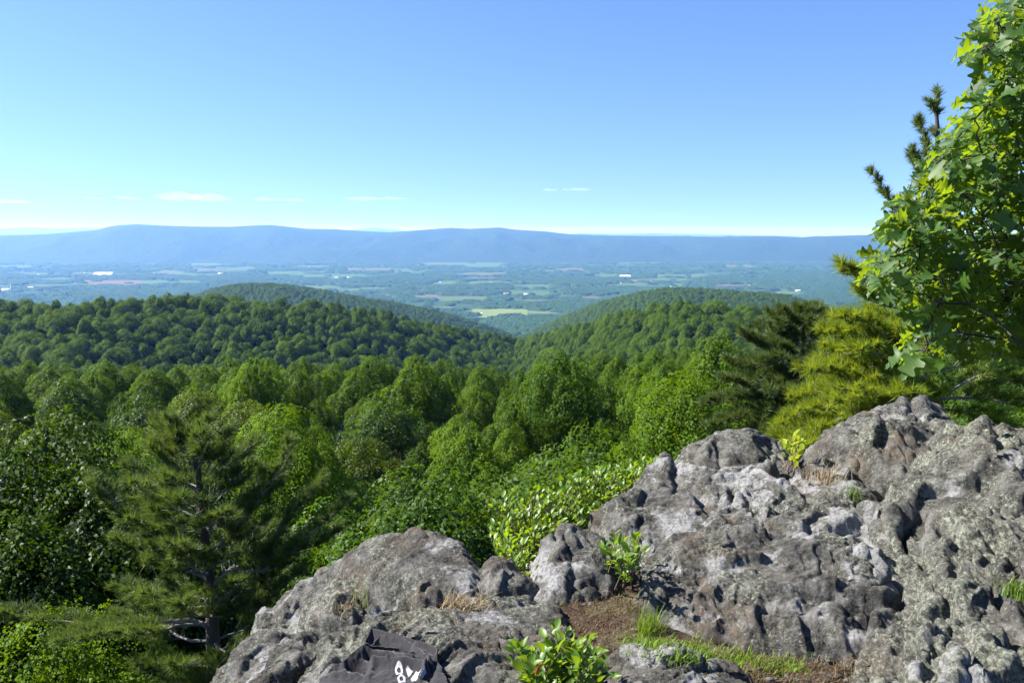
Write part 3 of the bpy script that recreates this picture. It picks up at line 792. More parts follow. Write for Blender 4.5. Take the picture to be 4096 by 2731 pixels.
def soil_mat():
    M = Mat('mossy_soil')
    n = M.noise(11, 7, 0.75); g = M.noise(2.6, 4, 0.6); p = M.noise(60, 4, 0.8)
    c = M.ramp(n, [(0.3, (0.016, 0.012, 0.009)), (0.5, (0.052, 0.034, 0.022)), (0.7, (0.11, 0.09, 0.066))])
    c = M.mix(M.ramp(g, [(0.50, 0.0), (0.62, 0.9)]), c, M.mix(p, (0.08, 0.065, 0.035), (0.17, 0.16, 0.085)))
    c = M.mix(M.math('MULTIPLY', M.ramp(p, [(0.55, 0.0), (0.68, 1.0)]), 0.7), c, (0.22, 0.18, 0.13))
    return M.done(M.bsdf(c, 0.95, M.bump(M.math('ADD', n, M.math('MULTIPLY', p, 0.6)), 1.0, 0.02), 0.1))

m_soil = soil_mat()
RM = {'grey': rock_mat('lichen_rock'), 'brown': rock_mat('brown_rock', 0.52, 0.39, 0.56, 3.0), 'green': rock_mat('green_lichen_rock', 0.54, 0.31, 0.60, 6.0), 'pale': rock_mat('pale_rock', 0.54, 0.40, 0.50, 9.0)}
ROCK_SKIN = {'front': 'brown', 'dome': 'brown', 'foreground': 'brown', 'knob': 'brown', 'strata': 'green', 'right_cluster': 'green', 'slab_main': 'grey', 'slab_upper': 'grey', 'upper': 'pale', 'far_knob': 'grey', 'back_knob': 'grey', 'mid': 'pale'}
ROCK_LABEL = {
 'bed': 'low grey bedrock showing in the gaps between the bigger rocks',
 'slab_low': 'lichen crusted rock slab lowest at the left edge of the outcrop',
 'slab_upper': 'rounded rock block below the left end of the smooth dome rock',
 'slab_main': 'broad grey lichen slab under the dark garment',
 'dome': 'smooth brownish dome rock with a white streak, above the garment',
 'knob': 'small dark knob of rock in front of the dome rock',
 'mid_low': 'low speckled rock between the dome rock and the pointed rock',
 'mid': 'pointed two horned rock in front of the leafy shrubs',
 'front': 'large brown bulging rock face right of the grass tuft',
 'upper': 'pale knobbly rock shelf above the brown bulging face',
 'back_knob': 'rounded grey rock hump on the skyline left of the yellow seedling',
 'far_knob': 'tallest grey rock peak in front of the yellow pine trunk',
 'right_cluster': 'jagged cluster of upright rocks at the right edge',
 'strata': 'tilted ribbed rock slope at the lower right corner',
 'foreground': 'flat dark slab at the bottom edge right of the leafy bush'}
gf = grid_faces(NR, NT)[:, ::-1]
flab = lab[gf]
fl = np.where(flab[:, 0] == flab[:, 2], flab[:, 0], flab[:, 1])
ok = best[gf].max(1) > -1.9
allv = np.stack([GX, GY, best], -1)
def relax(G, it, amt):
    """steep faces are sampled sparsely by the grid: even them out along the surface"""
    n_ = unit(np.cross(np.gradient(G, axis=1), np.gradient(G, axis=0)))
    w = 1 - sstep(0.45, 0.80, np.abs(n_[..., 2]))
    for _ in range(3): w[1:-1, 1:-1] = np.maximum(w[1:-1, 1:-1], 0.22 * (w[:-2, 1:-1] + w[2:, 1:-1] + w[1:-1, :-2] + w[1:-1, 2:]))
    w = (w * amt)[1:-1, 1:-1, None]
    for _ in range(it):
        G[1:-1, 1:-1] = G[1:-1, 1:-1] * (1 - w) + w * 0.25 * (G[:-2, 1:-1] + G[2:, 1:-1] + G[1:-1, :-2] + G[1:-1, 2:])
    return G
G3 = relax(allv.reshape(NR, NT, 3).copy(), 7, 0.7)
allv = G3.reshape(-1, 3)
nrm_ = np.cross(np.gradient(G3, axis=1), np.gradient(G3, axis=0)); nrm_ = unit(nrm_).reshape(-1, 3)
nrm_ *= np.sign(nrm_[:, 2:3] + 1e-9)
vis = (best > -1.9) & (GY > 2.2)
p_ = allv[vis] * np.array([0.9, 1.0, 1.15]); ro = sstep(-0.10, 0.35, fbm3(p_ * 1.7, 3, 601))
fa, ea = facet3(p_ * 7.5 + 0.35 * fbm3(p_ * 5, 2, 602)[:, None], 610)
fb_, eb = facet3(p_ * 19, 620)
fc_, ec = facet3(p_ * 46, 630)
dsp = (0.15 + 0.85 * ro) * (fa * 0.013 * sstep(0, .08, ea) - 0.008 * (1 - sstep(0, 0.05, ea))) + (0.2 + 0.8 * ro) * fb_ * 0.012 * sstep(0, .10, eb) + fc_ * 0.0055 + 0.012 * fbm3(p_ * np.array([4, 9, 14]), 4, 640, 0.5, True) + 0.006 * fbm3(p_ * 33, 2, 650)
ax_ = allv[vis] @ np.array([0.42, -0.50, 0.76])
def ledge(st, wob, sd_): 
    q = ax_ / st + wob * fbm3(p_ * 2.4, 2, sd_); fr = q - np.floor(q)
    return fr * sstep(1.0, 0.84, fr) - 0.42
mk1 = sstep(-0.15, 0.2, fbm3(p_ * 1.5, 2, 660)); mk2 = sstep(-0.1, 0.25, fbm3(p_ * 2.6, 2, 661))
dsp = dsp + mk1 * 0.052 * ledge(0.11, 0.5, 662) + mk2 * 0.020 * ledge(0.036, 0.8, 663)
calm = np.isin(lab[vis], [names.index(n_) for n_ in ('front', 'dome', 'foreground')])
dsp = dsp * np.where(calm, 0.75, 1.0)
dsp = np.where(is_soil[vis], 0.25 * dsp, dsp)
allv[vis] += nrm_[vis] * dsp[:, None]
allv = relax(allv.reshape(NR, NT, 3), 1, 0.4).reshape(-1, 3)
rock_objs = {}
for li in range(len(names) + 1):
    sel = gf[(fl == li) & ok]
    if len(sel) == 0: continue
    u, inv = np.unique(sel.ravel(), return_inverse=True)
    nm = 'soil_pocket' if li == SOIL_ID else 'rock'
    o = obj(nm, mesh_np(nm, allv[u], inv.reshape(-1, 4), m_soil if li == SOIL_ID else RM[ROCK_SKIN.get(names[li], 'grey')], smooth=True))
    if li == SOIL_ID: props(o, 'patch of bare brown soil and moss between the rocks', kind='structure')
    else: props(o, ROCK_LABEL[names[li]], 'rock', 'rocks of the summit outcrop')
    rock_objs[nm if li == SOIL_ID else names[li]] = o
def on_rock(u, v):
    """point of the rock surface seen at (u, v)"""
    d = ray(u, v)
    k = np.linspace(2.4 / d.y, 10 / d.y, 1600)
    z = hgrid(d.x * k, d.y * k)
    hit = np.nonzero(CZ + d.z * k <= z)[0]
    kk = k[hit[0]] if len(hit) else (0 - CZ) / d.z
    return Vector((d.x * kk, d.y * kk, CZ + d.z * kk))

# ================================================================== HILLSIDE AND DISTANT WOODS
m_bark = plain_mat('grey_bark', (0.10, 0.085, 0.07), 0.9, 0.35, 3, 0.6, 14, 0.02)
m_leaf = leaf_mat('broad_leaves', (0.009, 0.032, 0.002), (0.072, 0.140, 0.003), (0.19, 0.32, 0.004), 0.6, 0.14, 0.27)
m_leaf_gloss = leaf_mat('glossy_leaves', (0.008, 0.028, 0.002), (0.056, 0.112, 0.005), (0.15, 0.26, 0.006), 0.52, 0.20, 0.28)
m_leaf_far = leaf_mat('far_leaves', (0.024, 0.060, 0.003), (0.092, 0.160, 0.005), (0.17, 0.28, 0.007), 0.7, 0.15, 0.28)

def trunk_mb(height, r, bc, nlimb=7, base_z=0.0):
    mb = MB()
    hz = np.linspace(base_z - 0.6, height, 7)
    lean = rng.normal(size=2) * 0.25
    pts = np.stack([lean[0] * (hz / height) ** 2, lean[1] * (hz / height) ** 2, hz], -1)
    mb.tube(pts, np.linspace(r, r * 0.22, 7), 7)
    for k in rng.choice(len(bc), min(nlimb, len(bc)), replace=False):
        e = bc[k]; z0 = max(height * 0.25, e[2] - np.hypot(e[0], e[1]) * 0.9)
        z0 = min(z0, height * 0.9)
        s = np.array([lean[0] * (z0 / height) ** 2, lean[1] * (z0 / height) ** 2, z0])
        mid = (s + e) / 2 + np.array([0, 0, -0.05 * np.linalg.norm(e - s)])
        mb.tube([s, mid, e], [r * 0.34, r * 0.22, r * 0.08], 5)
    return mb

KINDS = {}
def make_kind(key, shape, rad, hgt, base, nsub, nleaf, lsize, mat, clump, inner=0.06, trunk=True, jit=0.45, open_=0.7, amp=1.0):
    mb, bc = crown_mb(shape, rad, hgt, nsub, nleaf, lsize, clump, inner, jit, open_, amp)
    mb.v = [v + np.array([0, 0, base], np.float32) for v in mb.v]
    bc = bc + np.array([0, 0, base])
    cm = mb.mesh('crown', mat)
    tm = trunk_mb(base + hgt * 0.75, 0.05 * rad + 0.02, bc).mesh('trunk', m_bark, True) if trunk else None
    KINDS[key] = (cm, tm, base + hgt)

TINTS = {'bright yellow green': (1.30, 1.22, 0.9), 'mid green': (1.0, 1.0, 1.0), 'deep green': (0.72, 0.78, 0.85), 'grey green': (0.92, 0.98, 1.15), 'olive green': (1.25, 1.0, 0.8), 'light green': (1.35, 1.3, 1.0), 'dark green': (0.48, 0.55, 0.6)}  # 'dark green' puts the deep shade of the lower-left trees into leaf colour
def plant_tree(key, x, y, scale, tint, z=None):
    cm, tm, h = KINDS[key]
    root = empty('tree', (x, y, slope_z(x, y) if z is None else z))
    root.rotation_euler = (0, 0, random.uniform(0, 6.28)); w_ = scale * random.uniform(0.76, 1.0); root.scale = (w_, w_, scale)
    c = obj('crown', cm, root); j = random.uniform(0.88, 1.12)
    c.color = (*[min(k * j, 3) for k in TINTS[tint]], 1)
    if tm: obj('trunk', tm, root)
    return root

# sources for the far woods stand on the hillside as trees of their own
for k in range(4): make_kind(f'far_cone{k}', 'dome', 4.1 + 0.3 * k, 8.6, 4.0, 2 + k % 2, 3600, 0.46, m_leaf_far, 1.5, 0.06, amp=1.4, jit=0.25, trunk=(k == 0), open_=0.5)
for k in range(4): make_kind(f'far_dome{k}', 'dome', 4.9 + 0.3 * k, 6.8, 5.0, 4 + k % 2, 3600, 0.46, m_leaf_far, 1.5, 0.06, amp=1.5, jit=0.3, trunk=(k == 0), open_=0.5)
for k in range(3): make_kind(f'dist{k}', 'dome', 5.6, 7.5, 5.0, 1, 420, 1.5, m_leaf_far, 3.0, 0.05, trunk=False)
FAR_KEYS = [f'far_cone{k}' for k in range(4)] + [f'far_dome{k}' for k in range(4)]
SRC_SPOTS = [(160, 305, 540), (205, 303, 560), (330, 312, 600), (262, 309, 570), (735, 312, 540), (640, 318, 580), (690, 309, 540), (775, 322, 540)]
far_src = []
for key, (u, v, Y) in zip(FAR_KEYS, SRC_SPOTS):
    p = at(u, v, Y * 0.985)
    t = plant_tree(key, p.x, p.y, 1.1, 'mid green')
    sh = 'conical' if 'cone' in key else 'broad domed'
    side = 'left' if u < 520 else 'right'
    props(t, f'{sh} tree on the {side} wooded hillside, just below its crest', 'tree', 'trees on the far hillsides')
    far_src.append(t.children[0])

def samp_hill():
    while True:
        t = random.uniform(-0.68, 0.74)
        yc = float(np.interp(t, C_T, C_Y))
        y = yc * random.uniform(0.70, 1.05) if random.random() < 0.8 else math.sqrt(random.uniform(165 ** 2, (yc * 0.8) ** 2))
        return t * y, y
hp = np.array(poisson(110000, samp_hill, lambda x, y: 4.5 + 2.2 * h2(np.array([int(x * 3)]), np.array([int(y * 3)]), 8)[0]))
hz = slope_z(hp[:, 0], hp[:, 1])
kindn = fbm(hp[:, 0] * 0.012, hp[:, 1] * 0.012, 3, 60) + rng.normal(size=len(hp)) * 0.25 - (hp[:, 0] / hp[:, 1] > 0.12) * 0.15
idx = np.where(kindn > 0.06, rng.integers(0, 4, len(hp)), rng.integers(4, 8, len(hp)))
hill_scl, hill_rot = 0.5 + 0.55 * rng.random(len(hp)) ** 1.3, rng.random(len(hp)) * 6.28
hill_pts, hill_idx = np.c_[hp, hz - 0.5], idx

dist_src = []
for k, (hk, u, Y) in enumerate((('left', 262, 2160), ('right', 700, 1935), ('right', 745, 1945))):
    f_, T_, Y_ = HF[hk]; tt = (u - 512) / FOC / math.cos(PITCH) ; x = tt * Y * 1.0
    t = plant_tree(f'dist{k}', x, Y - 30, 1.15, 'mid green', float(f_(np.array([x]), np.array([Y - 30.]))[0]))
    props(t, ['round tree on the crest of the low hill behind the left hillside', 'round tree on the crest of the hill behind the right hillside', 'round tree on the right shoulder of the hill behind the right hillside'][k], 'tree', 'trees on the distant hills')
    dist_src.append(t.children[0])
P_, = [[]]
for hk in HF:
    f_, T_, Y_ = HF[hk]
    n = 21000
    tt = rng.uniform(T_[0], min(T_[-1], 0.72), n); yc = np.interp(tt, T_, Y_)
    y = yc + rng.uniform(-1000, 120, n); x = tt * y
    P_.append(np.stack([x, y, f_(x, y) - 1.5], -1))
P_ = np.concatenate(P_); P_ = P_[P_[:, 2] > VZ]
scatter('distant_hill_forest', P_, 0.75 + 0.6 * rng.random(len(P_)), rng.random(len(P_)) * 6.28, rng.integers(0, 3, len(P_)), dist_src, 'forest covering the low hills in front of the valley')

# woods and hedgerows of the valley: lumps of canopy, open where the fields are
def clump_mesh(seed, w, l, hgt):
    n = 15
    gx_, gy_ = np.meshgrid(np.linspace(-1, 1, n), np.linspace(-1, 1, n), indexing='ij')
    rad = np.hypot(gx_, gy_)
    z = hgt * (0.55 + 0.45 * rng.random((n, n))) * np.clip(1.35 - rad ** 3, 0, 1) - 2
    return mesh_np('crown', np.stack([gx_ * w + rng.normal(size=(n, n)) * w * .03, gy_ * l + rng.normal(size=(n, n)) * l * .03, z], -1).reshape(-1, 3), grid_faces(n, n), m_hillfar)
cl_src = []
for k, (w, l) in enumerate(((42, 42), (60, 30), (26, 22))):
    p = at_z((470, 560, 400)[k], (303, 304, 292)[k], VZ)
    o = obj('grove', clump_mesh(k, w, l, 17)); o.location = p
    props(o, ['grove of trees beside the oval meadow on the valley floor', 'long grove right of the oval meadow on the valley floor', 'small grove by the hay field below the left hill'][k], 'grove')
    cl_src.append(o)
n = 52000
tt = rng.uniform(-0.64, 0.64, n); y = np.sqrt(rng.uniform(3300 ** 2, 11300 ** 2, n)); x = tt * y
wood = fbm(x * 0.0011, y * 0.0024, 4, 410)
keep = wood > (-0.10 + 0.20 * (y > 8000))
hedge = np.abs(fbm(x * 0.0016, y * 0.003, 2, 420)) < 0.02
keep |= hedge
for Pf in field_boxes:
    lo, hi = Pf.min(0) - 60, Pf.max(0) + 60
    m = keep & (x > lo[0]) & (x < hi[0]) & (y > lo[1]) & (y < hi[1])
    if m.any():
        dd = sdf(x[m], y[m], Pf)
        kk = keep[m]; kk &= (dd < -28) | ((rng.random(m.sum()) < 0.02)); keep[m] = kk
x, y = x[keep], y[keep]
scatter('valley_woods', np.stack([x, y, np.full(len(x), VZ)], -1), 0.7 + 0.6 * rng.random(len(x)), rng.random(len(x)) * 6.28, rng.choice([0, 1, 2], len(x), p=[.45, .3, .25]), cl_src, 'woods and hedgerows spread over the valley floor')

# ================================================================== NEAR FOREST: every tree a thing
for k in range(2):
    make_kind(f'tulip_near{k}', 'egg', 3.1, 6.8, 5.0, 3 + k, 34000, 0.12, m_leaf, 1.1, amp=1.6, open_=0.95, jit=0.45)
    make_kind(f'oak_near{k}', 'dome', 3.7, 4.8, 5.4, 5 + k, 38000, 0.115, m_leaf_gloss, 1.0, amp=1.8, open_=0.95, jit=0.48)
    make_kind(f'maple_near{k}', 'dome', 3.4, 5.4, 4.8, 4 + k, 38000, 0.11, m_leaf, 0.95, amp=1.7, open_=0.95, jit=0.45)
    make_kind(f'tulip_mid{k}', 'egg', 3.9, 7.4, 5.6, 2 + k, 13500, 0.225, m_leaf, 1.5, amp=1.6, open_=0.95, jit=0.45)
    make_kind(f'oak_mid{k}', 'dome', 4.3, 5.4, 6.4, 4 + k, 14500, 0.215, m_leaf_gloss, 1.35, amp=1.8, open_=0.95, jit=0.48)
    make_kind(f'maple_mid{k}', 'dome', 3.9, 6.2, 5.8, 3 + k, 14500, 0.205, m_leaf, 1.3, amp=1.7, open_=0.95, jit=0.45)
make_kind('rough_near', 'dome', 3.0, 4.5, 3.5, 5, 44000, 0.08, m_leaf, 0.85, amp=1.7, open_=0.95, jit=0.45)

def samp_near():
    t = random.uniform(-0.70, 0.80); y = math.sqrt(random.uniform(15.5 ** 2, 156 ** 2))
    return t * y, y
def near_sp(x, y):
    return 3.1 + 2.0 * min(1, max(0, (y - 18) / 60)) + 0.9 * min(1, max(0, (y - 80) / 25))
spots = poisson(9000, samp_near, near_sp)
SPECIAL = []     # hand-placed trees (u of the trunk, Y, v of the top, kind, tint)
for u, Y, vtop, key, tint in ((40, 21, 428, 'oak_near0', 'dark green'), (100, 19, 486, 'oak_near1', 'dark green'), (-20, 19, 470, 'maple_near0', 'dark green'), (150, 24, 470, 'oak_near0', 'dark green'), (55, 15, 622, 'rough_near', 'light green'),  # dark green ones carry the shadow under the left trees in their tint
                              (130, 44, 432, 'rough_near', 'light green'), (290, 40, 410, 'maple_near1', 'light green'), (430, 20, 480, 'oak_near0', 'grey green'), 
                              (560, 80, 354, 'maple_mid1', 'grey green'), (715, 62, 342, 'tulip_mid0', 'bright yellow green'), (255, 105, 360, 'tulip_mid1', 'mid green'), (414, 105, 358, 'tulip_mid0', 'bright yellow green'),
                              (690, 30, 385, 'maple_near0', 'bright yellow green'), (500, 21, 520, 'rough_near', 'olive green'), (600, 24, 450, 'oak_near1', 'mid green'), (990, 28, 410, 'oak_near1', 'deep green'), (1040, 20, 430, 'maple_near1', 'deep green')):
    SPECIAL.append((u, Y, vtop, key, tint))
trees = []
sx = []
for u, Y, vtop, key, tint in SPECIAL:
    top = at(u, vtop, Y)
    g = float(slope_z(top.x, top.y)); h = KINDS[key][2]
    s = max(0.5, min(1.15, (top.z - g) / h))
    t = plant_tree(key, top.x, top.y, s, tint, top.z - h * s)
    sx.append((top.x, top.y)); trees.append((t, key, tint, u, Y))
rim, RIM_Y = [], 112
for x, y in spots:
    if any((x - a) ** 2 + (y - b) ** 2 < 2.6 ** 2 for a, b in sx): continue
    t_ = x / y; u = 512 + t_ * FOC
    n = float(fbm(np.array([x * 0.03]), np.array([y * 0.03]), 2, 90)[0]) + random.gauss(0, 0.2)
    lvl = 'near' if y < 48 else 'mid'
    if y > 95: sp = 'tulip' if random.random() < 0.72 else ('maple' if random.random() < 0.6 else 'oak')
    elif y > 55: sp = 'tulip' if n > 0.1 else ('oak' if n < -0.08 else 'maple')
    else: sp = 'oak' if n > -0.02 else ('maple' if random.random() < 0.75 else 'tulip')
    key = f'{sp}_{lvl}{random.randint(0, 1)}'
    if sp == 'oak': tint = random.choice(['grey green', 'mid green', 'olive green', 'deep green'])
    elif sp == 'tulip': tint = random.choice(['bright yellow green', 'mid green', 'mid green', 'bright yellow green', 'deep green'])
    else: tint = random.choice(['mid green', 'bright yellow green', 'light green', 'olive green', 'deep green'])
    s = random.uniform(0.60, 1.05)
    # keep the tops under the canopy line of the photograph
    g = float(slope_z(x, y)); h = KINDS[key][2]
    vmax = np.interp(u, [-200, 0, 200, 400, 520, 560, 700, 760, 1200], [366, 366, 362, 364, 366, 362, 352, 350, 350]) + random.uniform(0, 10)
    if y < 50: vmax = np.interp(u, [-200, 0, 140, 230, 420, 560, 700, 1000], [440, 445, 455, 440, 450, 440, 415, 400]) + random.uniform(-15, 25) - (y - 20) * 2.0
    zt = at(u, vmax, y).z
    if g + h * s > zt or y > 110: s = min(1.15, max(0.45, (zt - g) / h))
    if y > RIM_Y:
        rim.append((x, y, g, s * random.uniform(0.9, 1.1), key)); continue
    trees.append((plant_tree(key, x, y, s, tint), key, tint, u, y))
MIDS = [f'{a}_mid{b}' for a in ('tulip', 'oak', 'maple') for b in (0, 1)]
mid_src = [next(c for t in trees if t[1] == k for c in t[0].children if c.name.startswith('crown')) for k in MIDS]
hill_pts = np.concatenate([hill_pts, np.array([r[:3] for r in rim])]); hill_scl = np.concatenate([hill_scl, [r[3] for r in rim]])
hill_rot = np.concatenate([hill_rot, rng.random(len(rim)) * 6.28]); hill_idx = np.concatenate([hill_idx, [8 + MIDS.index(r[4]) for r in rim]])
scatter('hillside_forest', hill_pts, hill_scl, hill_rot, hill_idx, far_src + mid_src, 'dense green forest covering the hollow and the two hillsides')
SHAPE = {'tulip': 'conical', 'oak': 'broad', 'maple': 'rounded', 'rough': 'small leaved'}
def zone(u, Y):
    band = 'below the rocks' if Y < 28 else ('in the near forest' if Y < 62 else ('in mid canopy' if Y < 105 else 'on the canopy rim'))
    for lim, nm in ((60, 'at left edge'), (215, 'left of dark pine'), (340, 'above dark pine'), (480, 'above dome rock'), (620, 'above leafy shrubs'), (730, 'left of leaning pine'), (860, 'around leaning pine'), (5000, 'behind yellow pine')):
        if u < lim: return band + ' ' + nm
lab_groups = {}
for t, key, tint, u, Y in trees:
    lab_groups.setdefault(f'{tint} {SHAPE[key.split("_")[0]]} tree {zone(u, Y)}', []).append((u, t))
ORD = ['first', 'second', 'third', 'fourth', 'fifth', 'sixth', 'seventh', 'eighth', 'ninth', 'tenth']
for lb, lst in lab_groups.items():
    lst.sort(key=lambda q: q[0])
    for k, (u, t) in enumerate(lst):
        props(t, lb if len(lst) == 1 else f'{lb}, {ORD[min(k, 9)]} from left'.replace('tree in the near forest', 'tree in forest'), 'tree', 'broadleaf trees of the near forest')
print('near trees', len(trees), 'hill', len(hp))

# ================================================================== PINES
def needle_mat(name, dark, light, trans, tfac=0.25):
    return leaf_mat(name, dark, light, trans, 0.5, 0.35, tfac, tint=False)
m_needle_dark = needle_mat('dark_needles', (0.022, 0.052, 0.011), (0.105, 0.15, 0.028), (0.17, 0.25, 0.03), 0.38)
m_needle_gold = needle_mat('golden_needles', (0.058, 0.125, 0.012), (0.22, 0.28, 0.02), (0.40, 0.46, 0.02), 0.42)
m_needle_olive = needle_mat('olive_needles', (0.022, 0.055, 0.014), (0.095, 0.135, 0.028), (0.14, 0.19, 0.025))
m_pinebark = plain_mat('pine_bark', (0.075, 0.062, 0.052), 0.9, 0.4, 10, 0.7, 40, 0.01)
m_palebark = plain_mat('weathered_branch', (0.20, 0.185, 0.17), 0.85, 0.35, 12, 0.4, 60, 0.005)

def curve_pts(a, b, sag, n=7, wob=0.03):
    s = np.linspace(0, 1, n)[:, None]
    p = a + (b - a) * s
    L = np.linalg.norm(b - a)
    p[:, 2] += (sag * L * np.sin(math.pi * s[:, 0]))
    p[1:-1] += rng.normal(size=(n - 2, 3)) * wob * L
    return p

def needles(mb, base, dirs, length, width, per, spread=0.62, up=0.12):
    """tufts of single needles fanning round each twig tip"""
    n = len(base)
    b = np.repeat(base, per, 0); d = np.repeat(dirs, per, 0)
    b = b - d * (rng.random((len(b), 1)) * length * 0.55)
    d = unit(d + rng.normal(size=d.shape) * spread + np.array([0, 0, up]))
    L = length * (0.75 + 0.45 * rng.random((len(b), 1)))
    sd = unit(np.cross(d, rng.normal(size=d.shape))) * width * 0.5
    v = np.stack([b - sd, b + sd, b + d * L], 1).reshape(-1, 3)
    f = np.arange(len(b))[:, None] * 3 + np.array([0, 1, 2])
    tv = np.repeat(rng.random(n), per)
    mb.add(v, f, np.clip(tv * 0.6 + 0.4 * rng.random(len(b)), 0, 1))

def pine(label, trunk, r0, boughs, needle, nlen, nwid, per, dens=1.0, group='pines by the outcrop', twig=0.42, extra=0, lmax=1.5, s_lo=0.3, up=0.12, pale=True, top_mat=None, top_z=0.6):
    """trunk: 3D points from root to tip; boughs: (start 3D, end 3D, sag)"""
    trunk = np.asarray(trunk, float); base = trunk[0].copy()
    root = empty('pine_tree', tuple(base)); props(root, label, 'pine tree', group)
    w, bw, nd, nd2 = MB(), MB(), MB(), MB()
    k = len(trunk)
    tt = np.linspace(0, 1, k * 4); tr = np.stack([np.interp(tt, np.linspace(0, 1, k), trunk[:, i]) for i in range(3)], -1) - base
    w.tube(tr, r0 * (1 - 0.86 * tt), 9)
    bl = [(np.asarray(a) - base, np.asarray(b) - base, s) for a, b, s in boughs]
    H = tr[-1, 2]
    for e in range(extra):
        s = s_lo + (1 - s_lo) * (e + rng.random()) / extra
        a = np.array([np.interp(s, tt, tr[:, i]) for i in range(3)]); az = e * 2.4 + rng.random()
        L = lmax * (1.03 - s) ** 0.75 * (0.7 + 0.5 * rng.random())
        bl.append((a, a + L * np.array([math.cos(az), math.sin(az), 0.25 + 0.7 * s ** 2 + 0.15 * rng.normal()]), -0.06))
    nex = len(boughs)
    bl.append((tr[-4], tr[-1] + np.array([0, 0, 0.12]), 0))
    for bi, (a, b, sag) in enumerate(bl):
        L = np.linalg.norm(b - a); p = curve_pts(a, b, sag)
        hi_ = bool(top_mat) and a[2] > top_z * H; kt = 0.55 if hi_ else 1.0
        br = max(0.006, 0.016 * L ** 0.9)
        (bw if pale else w).tube(p, np.linspace(br, 0.004, len(p)), 5)
        nt = max(4, int(L * 15 * dens * (1.5 if bi < nex else 1.0)))
        tips, dirs = [], []
        for q in range(nt):
            s = 0.22 + 0.78 * (q + rng.random()) / nt
            c = np.array([np.interp(s, np.linspace(0, 1, 7), p[:, i]) for i in range(3)])
            fw = unit(b - a); side = unit(np.cross(fw, np.array([0, 0, 1.0]))) * (1 if q % 2 else -1)
            d = unit(fw * 0.75 + side * (0.45 + 0.5 * rng.random()) + np.array([0, 0, 0.12 + 0.3 * rng.random()]) + rng.normal(size=3) * 0.12)
            tl = kt * twig * (1.12 - s) ** 0.6 * (0.5 + 0.6 * rng.random()) * min(1, L)
            e_ = c + d * tl
            bw.tube([c, (c + e_) / 2 + np.array([0, 0, -0.01]), e_], [0.005, 0.004, 0.002], 3)
            m = max(2, int(tl / (nlen * 0.85)))
            for j in range(m):
                f_ = 1 - 0.72 * j / m
                dd = unit(d + rng.normal(size=3) * 0.28 + np.array([0, 0, 0.18])); 
                tips.append(c + d * tl * f_ + dd * nlen * 0.15 * (j > 0)); dirs.append(dd)
        tips.append(b); dirs.append(unit(b - a))
        needles(nd2 if hi_ else nd, np.array(tips), np.array(dirs), nlen * (0.72 if hi_ else 1), nwid, per, up=up)
    obj('trunk', w.mesh('trunk', m_pinebark, True), root)
    obj('branches', bw.mesh('branches', m_palebark, True), root)
    obj('needles', nd.mesh('needles', needle), root)
    if nd2.n: obj('needles', nd2.mesh('needles', top_mat), root)
    return root
V = lambda u, v, Y: np.array(at(u, v, Y))

# dark pine standing below the left end of the outcrop
Yp = 11.5
tk = [V(217, 800, Yp), V(214, 700, Yp), V(213, 640, Yp), V(211, 590, Yp), V(206, 550, Yp), V(202, 510, Yp), V(198, 470, Yp), V(193, 452, Yp), V(188, 436, Yp)]
B = [(V(214, 655, Yp), V(180, 664, Yp - 1.3), -.04), (V(214, 640, Yp), V(252, 652, Yp - 1.2), -.04), (V(213, 612, Yp), V(186, 604, Yp - 1.2), -.04), (V(211, 590, Yp), V(236, 582, Yp - 1.2), -.04), (V(214, 670, Yp), V(226, 690, Yp - 1.3), -.04), (V(207, 560, Yp), V(188, 552, Yp - 1.1), -.04), (V(203, 525, Yp), V(222, 514, Yp - 1.0), -.04), (V(213, 628, Yp), V(2, 612, Yp - .6), -.02), (V(213, 622, Yp), V(60, 640, Yp - 1.2), -.03), (V(213, 640, Yp), V(110, 618, Yp + .6), -.03), (V(212, 600, Yp), V(120, 585, Yp + .3), -.06),
     (V(210, 580, Yp), V(118, 540, Yp - .3), -.05), (V(208, 562, Yp), V(130, 520, Yp + .5), -.05), (V(206, 548, Yp), V(92, 478, Yp - .2), -.10), (V(203, 520, Yp), V(128, 466, Yp + .4), -.06), (V(200, 495, Yp), V(150, 447, Yp - .3), -.04),
     (V(206, 556, Yp), V(288, 440, Yp - .2), -.12), (V(207, 565, Yp), V(262, 470, Yp + .5), -.08), (V(211, 585, Yp), V(345, 498, Yp - .3), -.07), (V(211, 592, Yp), V(322, 478, Yp + .2), -.08), (V(212, 604, Yp), V(338, 530, Yp + .3), -.05), (V(213, 615, Yp), V(300, 572, Yp - .4), -.04),
     (V(214, 640, Yp), V(290, 596, Yp + .2), -.03), (V(215, 660, Yp), V(262, 640, Yp + .5), -.03), (V(214, 660, Yp), V(140, 662, Yp - .7), -.05), (V(215, 676, Yp), V(170, 690, Yp - 1.), -.05), (V(199, 480, Yp), V(232, 430, Yp), -.04), (V(196, 460, Yp), V(168, 418, Yp), -.03), (V(201, 505, Yp), V(248, 452, Yp + .4), -.05)]
pine('dark green pine left of the outcrop with long bare limbs', tk, 0.115, B, m_needle_dark, 0.14, 0.008, 36, 1.05, extra=36, lmax=1.6, s_lo=0.3, twig=0.55)

